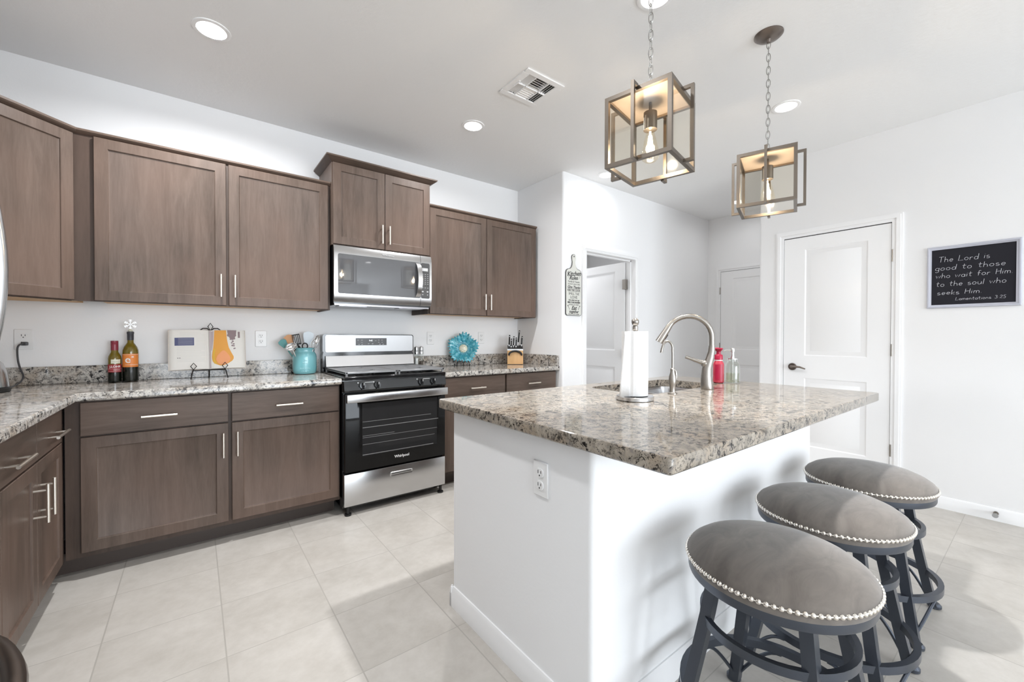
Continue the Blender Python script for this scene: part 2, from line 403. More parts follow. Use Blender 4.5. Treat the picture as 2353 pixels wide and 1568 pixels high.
# door_1: open into the back room (leaf along +y, hinged on the right jamb)
d1 = sroot('door_1', (3.45, YH, 0))
b = B(); casing(b, T3(3.06, YH, 0), .785, 2.035); obj('door_frame', b, M_TRIM, d1)
b = B().box(3.045, 3.06, YH, YH + .115, 0, 2.05).box(3.845, 3.86, YH, YH + .115, 0, 2.05).box(3.06, 3.845, YH, YH + .115, 2.035, 2.05)
b.box(3.06, 3.072, YH + .05, YH + .085, 0, 2.035).box(3.833, 3.845, YH + .05, YH + .085, 0, 2.035).box(3.06, 3.845, YH + .05, YH + .085, 2.023, 2.035); obj('door_jamb', b, M_TRIM, d1)
Ml = T3(3.83, YH + .125 + .755, .01) @ RZ(-90)            # faces -x ; local x runs toward -y
b = B(); two_panel(b, Ml, .755, 2.02, sl=.13, sr=.13); leaf = obj('door_leaf', b, M_TRIM, d1)
b = B().box(3.79, 3.835, YH + .086, YH + .126, 1.72, 1.83).box(3.79, 3.835, YH + .086, YH + .126, .95, 1.06)
obj('hinge', b, M_NICKEL, d1); lever(d1, Ml, .065, .95, 1)
# door_2: closed, end of the hall, faces -x
d2 = sroot('door_2', (XF, 2.25, 0))
M2 = T3(XF, 2.631, 0) @ RZ(-90)
b = B(); casing(b, M2, .76, 2.037); obj('door_frame', b, M_TRIM, d2)
b = B(); two_panel(b, M2 @ T3(.003, -.006, .008), .754, 2.025); obj('door_leaf', b, M_TRIM, d2)
b = B().box(-.001, .006, -.003, 0, .0, 2.0385, T=M2).box(.761 - .007, .761, -.003, 0, .0, 2.0385, T=M2).box(.006, .761 - .007, -.003, 0, 2.0385 - .009, 2.0385, T=M2); obj('door_gap', b, M_SLOT, d2); hinge(d2, M2, (1.79, 1.07, .3), -.006)
# door_3: closed, right wall, faces -x
d3 = sroot('door_3', (XR, 1.09, 0))
M3 = T3(XR, 1.444, 0) @ RZ(-90)
b = B(); casing(b, M3, .712, 2.05); obj('door_frame', b, M_TRIM, d3)
b = B(); two_panel(b, M3 @ T3(.003, -.006, .008), .706, 2.035, sl=.155, sr=.135); obj('door_leaf', b, M_TRIM, d3)
b = B().box(-.001, .006, -.003, 0, .0, 2.051, T=M3).box(.713 - .007, .713, -.003, 0, .0, 2.051, T=M3).box(.006, .713 - .007, -.003, 0, 2.051 - .009, 2.051, T=M3); obj('door_gap', b, M_SLOT, d3); hinge(d3, M3, (1.80, 1.095, .345), .716)
lever(d3, M3 @ T3(0, -.006, 0), .072, .935, 1)

def base_run(b, M, L, h=.083, t=.014):     # moulded baseboard, local x along the wall, -y out of the wall
    prof = [(0, 0), (-t, 0), (-t, h - .03), (-t * .75, h - .022), (-t * .75, h - .012), (-t * .35, h), (0, h)]
    b.loft([[(0, y, z) for y, z in prof], [(L, y, z) for y, z in prof]], T=M)
b = B(); base_run(b, T3(XR, .672, 0) @ RZ(-90), 1.672); base_run(b, T3(XR, 1.647, 0) @ RZ(-90), .143); struct('baseboard_right', b, M_TRIM)
b = B(); base_run(b, T3(XE + .02, YH, 0), .235); base_run(b, T3(3.92, YH, 0), XF - 3.92); struct('baseboard_hall', b, M_TRIM)
b = B(); base_run(b, T3(XF, YH, 0) @ RZ(-90), .10); struct('baseboard_far', b, M_TRIM)
# windows behind the camera; the narrower one is added to soften shadows
wn = sroot('window_1', (2.72, BY, .15))
b = B()
wn2 = sroot('fill_window', (.15, BY, .15)); b2 = B()
for x in (-.75, .13, 1.01): b2.box(x, x + .04, BY - .03, BY + .015, .15, 2.35)
b2.box(-.71, 1.01, BY - .03, BY + .015, .15, .19).box(-.71, 1.01, BY - .03, BY + .015, 2.31, 2.35); obj('window_frame', b2, M_TRIM, wn2)
for x in (1.4, 2.70, 4.01): b.box(x, x + .04, BY - .03, BY + .015, .15, 2.35)
b.box(1.44, 4.01, BY - .03, BY + .015, .15, .19).box(1.44, 4.01, BY - .03, BY + .015, 2.31, 2.35); obj('window_frame', b, M_TRIM, wn)
# ceiling cans
CANL = {0: 'lit recessed ceiling light at upper left, in front of the tall stove-wall cabinets', 1: 'lit recessed ceiling light between the air vent and the microwave cabinets',
        2: 'lit recessed ceiling light above the open doorway, partly behind the nearer lantern', 3: 'lit recessed ceiling light just right of the far lantern chain',
        4: 'lit recessed ceiling light at the top edge behind the nearer lantern chain'}
CAN_W = [27, 12, 2.0, 1.2, 24, 4, 1.5, 1.5, 1.5, 1.5, 1.5, 15, 1.5]      # power fitted per can; those out of view are added fill lights
def can(i, x, y):
    t = thing('recessed_light', CANL.get(i, 'unseen recessed ceiling light added as fill over the rooms'), 'ceiling light', (x, y, CZ - .006), 0, 'recessed ceiling lights')
    Mt = T3(x, y, CZ)
    b = B(Mt); b.lathe([(.064, .002), (.064, -.005), (.074, -.006), (.082, -.004), (.083, .0015)], n=40, cap0=False, cap1=False); obj('trim_ring', b, M_BAFFLE, t)
    b = B(Mt); b.lathe([(.0645, -.005), (.050, .045), (.050, .06)], n=40, cap0=False, cap1=False); obj('baffle', b, M_BAFFLE, t)
    b = B(Mt); b.lathe([(.0495, .046), (.0495, .052)], n=32); obj('lens', b, M_LENS, t)
    area('can_lamp', (0, 0, .008), (0, 0, 0), .10, .10, CAN_W[i], CAN_COL, 'DISK', parent=t, spread=118 if i in (3, 4) else 165)
for i, (x, y) in enumerate(CANS): can(i, x, y)
# air vent
t = thing('air_vent', 'square white ceiling air vent with louvred blades', 'vent', ((VX0 + VX1) / 2, (VY0 + VY1) / 2, CZ - .012))
b = B(); f = .042
b.box(VX0, VX1, VY0, VY0 + f, CZ - .008, CZ, .004).box(VX0, VX1, VY1 - f, VY1, CZ - .008, CZ, .004).box(VX0, VX0 + f, VY0 + f, VY1 - f, CZ - .008, CZ).box(VX1 - f, VX1, VY0 + f, VY1 - f, CZ - .008, CZ)
obj('vent_frame', b, M_TRIM, t)
b = B().box(VX0 + .02, VX1 - .02, VY0 + .02, VY1 - .02, CZ + .07, CZ + .075); obj('vent_duct', b, mat('duct_grey', (.42, .42, .42), .6), t)
xa, xb, ya, yb = VX0 + f, VX1 - f, VY0 + f, VY1 - f
x1, x2, ym = xa + .055, xb - .055, (ya + yb) / 2
for nm, q in (('left', None),):
    b = B()
    b.box(x1 - .003, x1 + .003, ya, yb, CZ - .008, CZ + .02).box(x2 - .003, x2 + .003, ya, yb, CZ - .008, CZ + .02).box(xa, xb, ym - .003, ym + .003, CZ - .008, CZ + .02)
    for i in range(3):
        for xx, ang in ((xa + .009 + i * .018, 40), (x2 + .012 + i * .018, -40)):
            b.box(-.011, .011, ya, yb, -.0008, .0008, T=T3(xx, 0, CZ + .004) @ Matrix.Rotation(R(ang), 4, 'Y'))
    n = 6
    for i in range(n):
        b.box(x1, x2, -.011, .011, -.0008, .0008, T=T3(0, ya + .008 + i * (ym - ya - .012) / (n - 1), CZ + .004) @ Matrix.Rotation(R(40), 4, 'X'))
        b.box(x1, x2, -.011, .011, -.0008, .0008, T=T3(0, ym + .008 + i * (yb - ym - .012) / (n - 1), CZ + .004) @ Matrix.Rotation(R(-40), 4, 'X'))
    b.box(xa - .012, xa - .008, ym - .03, ym + .03, CZ - .016, CZ - .008)
    obj('louvre', b, M_TRIM, t)

# ================================================================== CABINETS
def pull(parent, M, kind, a, c, L=.14, so=.032):
    b = B()
    if kind == 'v':
        b.cyl((a, -so, c - L / 2), (a, -so, c + L / 2), .006, n=12, T=M)
        for z in (c - L * .34, c + L * .34): b.cyl((a, 0, z), (a, -so, z), .0045, n=10, T=M)
    else:
        b.cyl((a - L / 2, -so, c), (a + L / 2, -so, c), .006, n=12, T=M)
        for x in (a - L * .34, a + L * .34): b.cyl((x, 0, c), (x, -so, c), .0045, n=10, T=M)
    obj('handle', b, M_PULL, parent, label='satin nickel bar pull')
def shaker(parent, M, w_, h, handle=None, fr=.056, t=.02, nm='door', m=None):
    b = B()
    def ring(d, y): return [(d, y, d), (w_ - d, y, d), (w_ - d, y, h - d), (d, y, h - d)]
    b.loft([ring(0, t), ring(0, .002), ring(.002, 0), ring(fr - .002, 0), ring(fr, .002), ring(fr + .001, .0065), ring(fr + .008, .009)], True, True, True, T=M)
    d = obj(nm, b, m or M_WOODV, parent, smooth=25)
    if handle: pull(d, M, *handle)
    return d
def slab(parent, M, w_, h, handle):
    b = B().box(0, w_, 0, .02, 0, h, .002, T=M); d = obj('drawer', b, M_WOODH, parent, smooth=25); pull(d, M, *handle); return d
def crown(b, pts, z0, z1, out, segs=None):     # strip along a front polyline (2d points, wall behind on the left when walking along)
    n = len(pts); offs = []
    for i in range(n):
        d0 = (Vector(pts[i]) - Vector(pts[i - 1])).normalized() if i > 0 else None
        d1 = (Vector(pts[i + 1]) - Vector(pts[i])).normalized() if i < n - 1 else None
        ns = [Vector((d.y, -d.x)) for d in (d0, d1) if d]
        nn = sum(ns, Vector((0, 0))).normalized(); k = 1 / max(.4, nn.dot(ns[0])); offs.append(nn * k)
    P = lambda o, z: [(pts[i][0] + offs[i].x * o, pts[i][1] + offs[i].y * o, z) for i in range(n)]
    for i in (segs if segs is not None else range(n - 1)):
        pr = [(-.02, z0), (0, z0), (out * .9, z1 - .012), (out, z1 - .010), (out, z1), (-.02, z1)]
        b.loft([[P(o, z)[i] for o, z in pr], [P(o, z)[i + 1] for o, z in pr]])
UZ0, UZ1, UF = 1.382, 2.262, 3.14
CRP = [(-.830, 2.823), (-.498, UF + .015), (.775, UF + .015)]
# tall pair left of the microwave
t = thing('upper_cabinet', 'wide walnut upper cabinet pair above the open cookbook', 'cabinet', (.15, 3.32, UZ0), 0, 'walnut upper cabinets')
b = B().box(-.484, .756, UF + .03, YW - .002, UZ0 + .02, UZ1 + .013); b.box(-.522, .772, UF + .021, UF + .04, UZ0 - .004, UZ1 + .015); b.box(.757, .7725, UF + .0215, YW - .002, UZ0 - .0035, UZ1 + .016); obj('carcass', b, M_DARKWOOD, t)
b = B().box(-.42, .752, UF + .041, YW - .004, UZ0 + .005, UZ0 + .019); obj('bottom_panel', b, M_MAPLE, t, label='pale maple underside')
shaker(t, T3(-.428, UF, UZ0), .586, UZ1 - UZ0, ('v', .586 - .028, .12))
shaker(t, T3(.172, UF, UZ0), .584, UZ1 - UZ0, ('v', .030, .12))
b = B(); crown(b, CRP, UZ1 + .003, UZ1 + .028, .018, [1]); obj('crown_trim', b, M_WOODH, t)
# diagonal corner cabinet
t = thing('corner_cabinet', 'angled walnut corner upper cabinet above the wall outlet with cord', 'cabinet', (-.85, 3.25, UZ0), 0, 'walnut upper cabinets')
A0, A1 = (-.815, 2.838), (-.503, 3.150)
poly = [(XL + .002, YW - .002), (XL + .002, A0[1] + .005), (A0[0] + .005, A0[1] + .016), (A1[0] - .022, A1[1] + .009), (A1[0] - .022, YW - .002)]
b = B().prism(poly, UZ0 + .02, UZ1 + .015); obj('carcass', b, M_DARKWOOD, t)
b = B().prism([(x * .985 - .005, y - .004) for x, y in poly], UZ0 + .003, UZ0 + .019); obj('bottom_panel', b, M_MAPLE, t, label='pale maple underside')
L = math.hypot(A1[0] - A0[0], A1[1] - A0[1])
Md = T3(A0[0], A0[1], UZ0) @ RZ(45)
shaker(t, Md @ T3(.012, 0, 0), L - .013, UZ1 - UZ0, None)
b = B().box(0, L, .021, .03, -.006, .022, T=Md); obj('bottom_rail', b, M_DARKWOOD, t)
b = B(); crown(b, CRP, UZ1 + .003, UZ1 + .028, .018, [0]); obj('crown_trim', b, M_WOODH, t)
# microwave cabinet
t = thing('microwave_cabinet', 'raised walnut cabinet with heavier crown above the microwave', 'cabinet', (1.155, 3.3, 1.845), 0, 'walnut upper cabinets')
MF = 3.10
b = B().box(.776, 1.536, MF + .021, YW - .002, 1.845, 2.44); obj('carcass', b, M_WOODV, t)
shaker(t, T3(.782, MF, 1.85), .371, .577, ('v', .371 - .026, .108))
shaker(t, T3(1.157, MF, 1.85), .371, .577, ('v', .026, .108))
b = B(); crown(b, [(.776, YW - .02), (.776, MF + .012), (1.536, MF + .012), (1.536, YW - .02)], 2.43, 2.468, .045); b.box(.76, 1.55, MF, YW - .002, 2.455, 2.467); obj('crown_trim', b, M_WOODH, t)
# right uppers
t = thing('upper_cabinet', 'walnut upper cabinet pair right of the microwave, above the teal glass flower', 'cabinet', (2.13, 3.32, UZ0), 0, 'walnut upper cabinets')
b = B().box(1.541, 2.714, UF + .03, YW - .0025, UZ0 + .02, UZ1 + .014).box(1.54, 2.715, UF + .021, UF + .04, UZ0 - .004, UZ1 + .015).box(1.5395, 1.556, UF + .0215, YW - .002, UZ0 - .0035, UZ0 + .03).box(2.70, 2.7155, UF + .0215, YW - .002, UZ0 - .0035, UZ1); obj('carcass', b, M_DARKWOOD, t)
b = B().box(1.56, 2.695, UF + .041, YW - .004, UZ0 + .005, UZ0 + .019); obj('bottom_panel', b, M_MAPLE, t, label='pale maple underside')
shaker(t, T3(1.549, UF, UZ0), .563, UZ1 - UZ0, ('v', .563 - .026, .12))
shaker(t, T3(2.119, UF, UZ0), .586, UZ1 - UZ0, ('v', .026, .12))
b = B(); crown(b, [(1.538, UF + .015), (2.718, UF + .015)], UZ1 + .003, UZ1 + .028, .018); obj('crown_trim', b, M_WOODH, t)
# base cabinets, stove wall left
BF = 2.868
t = thing('base_cabinet', 'walnut base cabinet with two drawers and two doors left of the stove', 'cabinet', (.15, 3.17, 0), 0, 'walnut base cabinets')
b = B().box(-.50, .764, BF + .021, YW - .003, .10, .872); obj('carcass', b, M_DARKWOOD, t)
b = B().box(-.56, .752, 2.985, 3.0, 0, .102); obj('toe_kick', b, M_TOE, t)
slab(t, T3(-.445, BF, .700), .595, .163, ('h', .297, .073, .145))
slab(t, T3(.167, BF, .700), .588, .163, ('h', .294, .073, .145))
shaker(t, T3(-.445, BF, .127), .595, .565, ('v', .595 - .024, .445))
shaker(t, T3(.167, BF, .127), .588, .565, ('v', .026, .445))
# left wall
t = thing('base_cabinet', 'walnut base cabinet along the left wall beside the fridge', 'cabinet', (-.8, 2.25, 0), 0, 'walnut base cabinets')
LF = -.492
b = B().box(XL + .003, LF - .021, 1.66, 2.866, .10, .872); obj('carcass', b, M_DARKWOOD, t)
b = B().box(-.582, -.567, 1.66, 2.98, 0, .102); obj('toe_kick', b, M_TOE, t)
b = B().box(LF - .03, LF - .015, 2.783, 2.888, .10, .872); obj('corner_filler', b, M_DARKWOOD, t)
Mq = lambda y: T3(LF, y, 0) @ RZ(90)
slab(t, Mq(2.41) @ T3(0, 0, .70), .378, .163, ('h', .215, .062, .19, .036))
slab(t, Mq(1.70) @ T3(0, 0, .70), .70, .163, ('h', .43, .062, .19, .036))
shaker(t, Mq(2.41) @ T3(0, 0, .127), .378, .565, ('v', .044, .415, .15, .038))
shaker(t, Mq(2.03) @ T3(0, 0, .127), .374, .565, ('v', .374 - .044, .415, .15, .038))
shaker(t, Mq(1.70) @ T3(0, 0, .127), .324, .565, None)
# right of stove
t = thing('base_cabinet', 'walnut base cabinet with two drawers between the stove and the pantry corner', 'cabinet', (2.13, 3.17, 0), 0, 'walnut base cabinets')
b = B().box(1.527, 2.738, BF + .021, YW - .003, .10, .872); obj('carcass', b, M_DARKWOOD, t)
b = B().box(1.53, 2.738, 2.985, 3.0, 0, .102); obj('toe_kick', b, M_TOE, t)
slab(t, T3(1.54, BF, .700), .585, .163, ('h', .293, .073, .145))
slab(t, T3(2.142, BF, .700), .582, .163, ('h', .291, .073, .145))
shaker(t, T3(1.54, BF, .127), .585, .565, ('v', .585 - .026, .445))
shaker(t, T3(2.142, BF, .127), .582, .565, ('v', .026, .445))

# countertops
def slab_top(poly, z0, z1, hole=None, bev=.006):
    b = B()
    def inset(pl, d):
        n = len(pl); out = []
        for i in range(n):
            p, q, r_ = Vector(pl[i - 1]), Vector(pl[i]), Vector(pl[(i + 1) % n])
            d0, d1 = (q - p).normalized(), (r_ - q).normalized()
            n0, n1 = Vector((-d0.y, d0.x)), Vector((-d1.y, d1.x)); nn = (n0 + n1).normalized(); k = d / max(.3, nn.dot(n0)); out.append((q.x + nn.x * k, q.y + nn.y * k))
        return out
    P0 = inset(poly, bev)
    b.loft([[(x, y, z0) for x, y in P0], [(x, y, z0 + bev) for x, y in poly], [(x, y, z1 - bev) for x, y in poly], [(x, y, z1 - bev * .3) for x, y in inset(poly, bev * .3)], [(x, y, z1) for x, y in P0]], True, False, False)
    fill(b, [P0] + ([hole] if hole else []), z1); fill(b, [P0] + ([hole] if hole else []), z0)
    if hole: wall_ring(b, hole, z0, z1)
    return b
CT0, CT1 = .874, .914
b = slab_top([(XL + .002, 1.68), (-.447, 1.68), (-.447, 2.838), (.766, 2.838), (.766, YW - .002), (XL + .002, YW - .002)], CT0, CT1)
ct = tag(obj('countertop', b, M_GRAN), 'L-shaped granite countertop left of the stove', 'countertop', 'granite countertops')
b = B().box(XL + .024, .762, YW - .024, YW - .002, CT1 + .0005, 1.015, .002); obj('backsplash', b, M_GRAN, ct)
b = B().box(XL + .002, XL + .023, 1.70, YW - .024, CT1 + .0005, 1.015, .002); obj('backsplash', b, M_GRAN, ct)
b = slab_top([(1.529, 2.838), (XE - .003, 2.838), (XE - .003, YW - .002), (1.529, YW - .002)], CT0, CT1)
ct = tag(obj('countertop', b, M_GRAN), 'short granite countertop between the stove and the pantry corner', 'countertop', 'granite countertops')
b = B().box(1.53, XE - .025, YW - .024, YW - .002, CT1 + .0005, 1.015, .002); obj('backsplash', b, M_GRAN, ct)
b = B().box(XE - .025, XE - .003, 2.845, YW - .002, CT1 + .0005, 1.015, .002); obj('backsplash', b, M_GRAN, ct)

# ================================================================== ISLAND
IX0, IX1, IY0, IY1 = .905, 2.665, .795, 1.60
t = thing('kitchen_island', 'white drywall kitchen island base under the big granite slab', 'island', (1.78, 1.2, 0))
rb = .022
outer = rrect(IX0, IX1, IY0, IY1, rb, 5)
b = B()
b.loft([[(x, y, 0) for x, y in outer], [(x, y, .871) for x, y in outer]], True, False, False)
inner = rrect(IX0 + .09, IX1 - .09, IY0 + .09, IY1 + .0, .002, 1)
b2 = B()
# drywall: left, front and right walls; open on the cabinet side
poly = [(IX0, IY1), (IX0, IY0 + rb)] + [(IX0 + rb - rb * math.cos(R(a)), IY0 + rb - rb * math.sin(R(a))) for a in (18, 36, 54, 72)] + [(IX0 + rb, IY0), (IX1 - rb, IY0)] + \
       [(IX1 - rb + rb * math.sin(R(a)), IY0 + rb - rb * math.cos(R(a))) for a in (18, 36, 54, 72)] + [(IX1, IY0 + rb), (IX1, IY1), (IX1 - .09, IY1), (IX1 - .09, IY0 + .11), (IX0 + .09, IY0 + .11), (IX0 + .09, IY1)]
b2.prism(poly, 0, .8715); obj('body', b2, M_WALL, t)
b = B(); base_run(b, T3(IX0, IY1 + .014, 0) @ RZ(-90), IY1 - IY0 + .028, .088); base_run(b, T3(IX0 - .014, IY0, 0), IX1 - IX0 + .028, .088)
base_run(b, T3(IX1, IY0 - .014, 0) @ RZ(90), IY1 - IY0 + .028, .088); base_run(b, T3(IX0 + .09, IY1, 0) @ RZ(180), .104, .088); obj('baseboard', b, M_TRIM, t)
MB_ = lambda x: T3(x, IY1 + .022, 0) @ RZ(180)
b = B().box(IX0 + .091, IX1 - .091, IY1 - .02, IY1 + .001, .10, .872).box(IX0 + .095, IX1 - .095, IY1 - .08, IY1 - .065, 0, .1); obj('cabinet_back', b, M_DARKWOOD, t)
shaker(t, MB_(1.40) @ T3(0, 0, .127), .40, .735, ('v', .37, .58)); shaker(t, MB_(2.57) @ T3(0, 0, .127), .27, .735, None); shaker(t, MB_(2.295) @ T3(0, 0, .127), .27, .735, ('v', .03, .58))
t2 = thing('dishwasher', 'stainless dishwasher on the stove side of the island', 'dishwasher', (1.71, IY1 + .02, .1))
b = B().box(1.415, 2.01, IY1 + .002, IY1 + .03, .11, .868, .004); obj('door', b, M_STEEL, t2)
b = B().cyl((1.45, IY1 + .075, .80), (1.98, IY1 + .075, .80), .011, n=12).cyl((1.48, IY1 + .03, .80), (1.48, IY1 + .075, .80), .008, n=10).cyl((1.95, IY1 + .03, .80), (1.95, IY1 + .075, .80), .008, n=10); obj('handle', b, M_STEEL, t2)
M_CLOTH = mat('check_cloth', (.7, .7, .7), .9); q = NT(M_CLOTH); wv = q.n('ShaderNodeTexChecker'); wv.inputs['Scale'].default_value = 45; wv.inputs['Color1'].default_value = (.75, .75, .74, 1); wv.inputs['Color2'].default_value = (.3, .3, .31, 1)
q.l(q.coords(), wv.inputs['Vector']); q.col(wv.outputs['Color'])
b = B()
b.loft([[(x, y + .004 * math.sin(x * 90), z) for x in [1.78 + .015 * i for i in range(13)]] for y, z in ((IY1 + .052, .55), (IY1 + .058, .70), (IY1 + .061, .80), (IY1 + .066, .812), (IY1 + .075, .8145), (IY1 + .084, .812), (IY1 + .09, .80), (IY1 + .093, .70), (IY1 + .096, .50))], False)
tw = obj('dish_towel', b, M_CLOTH); tag(tw, 'grey checked dish towel on the dishwasher handle, mirrored in the oven door', 'towel')
sm = tw.modifiers.new('thick', 'SOLIDIFY'); sm.thickness = .003
# granite slab with sink cut-out
SX0, SX1, SY0, SY1 = 1.70, 2.435, 1.168, 1.545
hole = rrect(SX0, SX1, SY0, SY1, .07, 6)
outer = rrect(.856, 2.715, .523, 1.655, .012, 3)
b = slab_top(outer, CT0 - .002, CT1, hole, .005)
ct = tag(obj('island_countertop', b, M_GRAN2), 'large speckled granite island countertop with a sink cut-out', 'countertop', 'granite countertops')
t = thing('sink', 'double-bowl undermount stainless sink set in the island', 'sink', ((SX0 + SX1) / 2, (SY0 + SY1) / 2, CT0 - .2))
xm = (SX0 + SX1) / 2
for x0, x1 in ((SX0 + .004, xm - .012), (xm + .012, SX1 - .004)):
    b = B(); rs = []
    for d, z in ((-.012, CT0 - .004), (.0, CT0 - .004), (.004, CT0 - .02), (.012, CT0 - .17), (.04, CT0 - .195)):
        rs.append([(x, y, z) for x, y in rrect(x0 + d, x1 - d, SY0 + .003 + d, SY1 - .003 - d, .06, 6)])
    b.loft(rs, True, False, True); o = obj('bowl', b, M_STEEL, t)
    b = B(); b.lathe([(.045, 0), (.04, .004), (.02, .002)], ((x0 + x1) / 2, (SY0 + SY1) / 2, CT0 - .195), 20); obj('drain', b, M_CHROME, o)

# outlets
def outlet(M, label, parent_group='wall outlets', plug=False):
    t = thing('wall_outlet', label, 'outlet', M.to_translation(), 0, parent_group)
    b = B(); b.box(-.036, .036, -.006, 0, -.058, .058, .004, T=M); obj('cover_plate', b, M_PLASTIC, t)
    for s in (1, -1):
        z = s * .0205
        b = B(); b.loft([[(x, -.0062, zz + z) for x, zz in rrect(-.017, .017, -.0145, .0145, .011, 4)], [(x, -.009, zz + z) for x, zz in rrect(-.0165, .0165, -.014, .014, .011, 4)]], T=M)
        r_ = obj('receptacle', b, M_PLASTIC, t)
        b = B(); b.box(-.008, -.0055, -.0095, -.0088, z - .002, z + .009, T=M).box(.0055, .008, -.0095, -.0088, z - .001, z + .008, T=M); b.cyl((0, -.0088, z - .008), (0, -.0096, z - .008), .0028, n=8, T=M)
        obj('slots', b, M_SLOT, r_)
    return t
outlet(T3(-.757, YW, 1.169), 'white wall outlet with a grey plug, beside the fridge')
outlet(T3(.380, YW, 1.172), 'white wall outlet between the cookbook and the utensil jar')
outlet(T3(1.724, YW, 1.175), 'white wall outlet left of the teal glass flower, near the shakers')
outlet(T3(2.281, YW, 1.179), 'white wall outlet between the teal glass flower and the knife block')
outlet(T3(IX0, 1.02, .722) @ RZ(-90), 'white outlet on the end of the island under the granite overhang')

# ================================================================== STOVE
t = thing('gas_stove', 'freestanding stainless and black gas stove between the base cabinets', 'stove', (1.143, 3.12, 0))
x0, x1 = .772, 1.514; SF = 2.80
b = B().box(x0, x1, SF + .055, 3.44, .045, .905).box(x0 + .03, x1 - .03, SF + .075, 3.4, .03, .045); obj('body', b, M_BLACK, t)
for fx in (x0 + .03, x1 - .03):
    for fy in (SF + .035, 3.38):
        b = B().cyl((fx, fy, 0), (fx, fy, .012), .022, n=14).cyl((fx, fy, .012), (fx, fy, .058), .011, n=10); obj('foot', b, M_BLACKM, t)
b = B().box(x0, x1, SF + .012, SF + .055, .062, .278, .006, seg=2)
dr = obj('drawer', b, M_STEEL, t, label='stainless warming drawer')
gx, gz = 1.165, .222
b = B(); r0 = [(gx + x, SF + .0115, gz + z) for x, z in rrect(-.085, .085, -.016, .016, .013, 4)]; r1 = [(gx + x, SF + .009, gz + z) for x, z in rrect(-.082, .082, -.013, .013, .011, 4)]; r2 = [(gx + x, SF + .0105, gz + z) for x, z in rrect(-.076, .076, -.008, .008, .008, 4)]
b.loft([r0, r1, r2], True, False, True); obj('drawer_grip', b, M_STEEL, dr)
b = B().box(gx - .072, gx + .072, SF + .0088, SF + .0104, gz + .001, gz + .008, .002); obj('grip_recess', b, M_PANELGREY, dr)
b = B().box(x0 + .003, x1 - .003, SF + .004, SF + .052, .290, .812, .008, seg=2); dr = obj('oven_door', b, M_BGLASS, t)
b = B().box(x0 + .115, x1 - .075, SF + .0025, SF + .0035, .385, .738); obj('oven_window', b, M_OVENWIN, dr)
b = B()
for z, a0, a1 in ((.462, 0, .53), (.508, 0, .55), (.520, 0, .22), (.575, .0, .56), (.615, .0, .50), (.392, 0, .52)): b.box(x0 + .117, x0 + .117 + a1, SF + .0015, SF + .0024, z, z + (.0038 if z in (.575, .392) else .0022))
obj('oven_rack', b, mat('rack_wire', (.30, .30, .30), .4), dr, label='oven rack wires seen through the glass')
b = B().box(x0 + .006, x1 - .004, SF - .040, SF - .022, .755, .810, .005, seg=2).box(x0 + .012, x0 + .04, SF - .022, SF + .004, .765, .80).box(x1 - .04, x1 - .012, SF - .022, SF + .004, .765, .80); obj('door_handle', b, M_STEEL, dr)
b = B(); text_b(b, 'Whirlpool', .026, face_mat(T3(1.165, SF + .0036, .345)), bold=.0006); obj('logo', b, M_WHITETXT, dr)
b = B(); b.loft([[(x, y, z) for y, z in ((SF + .055, .822), (SF + .006, .822), (SF + .0, .832), (SF + .014, .892), (SF + .055, .892))] for x in (x0, x1)]); obj('control_panel', b, M_BLACK, t)
b = B().box(x0, x1, SF + .002, SF + .055, .899, .922, .004).box(x0, x0 + .02, SF + .055, 3.40, .905, .924).box(x1 - .02, x1, SF + .055, 3.40, .905, .924).box(x0 + .02, x1 - .02, SF + .055, 3.40, .905, .910); obj('cooktop', b, M_BLACK, t)
for i, kx in enumerate((.889, .989, 1.312, 1.408)):
    kz, ky = .860, SF + .006
    b = B().cyl((kx, ky, kz), (kx, ky - .014, kz + .002), .023, .021, 22).box(kx - .0045, kx + .0045, ky - .034, ky - .012, kz - .021, kz + .022, .003); kn = obj('knob', b, M_BLACK, t)
    b = B().box(kx - .0012, kx + .0012, ky - .0348, ky - .034, kz + .006, kz + .021); obj('knob_mark', b, M_WHITETXT, kn)
b = B()
for a, c in ((.905, .962), (1.328, 1.382)): b.box(a, c, SF + .005, SF + .0065, .8795, .8825)
b.box(.857, .864, SF + .005, SF + .0065, .877, .884).box(.9625, .969, SF + .005, SF + .0065, .877, .884).box(1.278, 1.284, SF + .005, SF + .0065, .877, .884); obj('knob_print', b, M_WHITETXT, t)
# burners and grates
for bx, by in ((.945, 2.96), (1.34, 2.96), (.945, 3.24), (1.34, 3.24)):
    b = B(); b.lathe([(.055, 0), (.055, .008), (.045, .012), (.045, .02), (.03, .023)], (bx, by, .910), 24); obj('burner', b, M_BLACKM, t)
for gx0, gx1 in ((x0 + .012, 1.140), (1.146, x1 - .004)):
    b = B(); gy0, gy1, zt = SF + .02, 3.365, .953
    b.box(gx0, gx1, gy0, gy0 + .014, zt - .014, zt, .003).box(gx0, gx1, gy1 - .014, gy1, zt - .014, zt, .003).box(gx0, gx0 + .014, gy0, gy1, zt - .014, zt).box(gx1 - .014, gx1, gy0, gy1, zt - .014, zt)
    k = 15
    for i in range(k):
        yy = gy0 + .025 + i * (gy1 - gy0 - .05) / (k - 1); w2 = .022
        if i in (3, 4, 10, 11): b.box(gx0, gx0 + .12, yy - w2 / 2, yy + w2 / 2, zt - .010, zt - .001).box(gx1 - .12, gx1, yy - w2 / 2, yy + w2 / 2, zt - .010, zt - .001)
        else: b.box(gx0, gx1, yy - w2 / 2, yy + w2 / 2, zt - .010, zt - .001)
    for xx in (gx0 + .01, gx1 - .01):
        for yy in (gy0 + .01, gy1 - .01): b.cyl((xx, yy, .92), (xx, yy, zt - .01), .008, n=8)
    obj('grate', b, M_IRON, t)
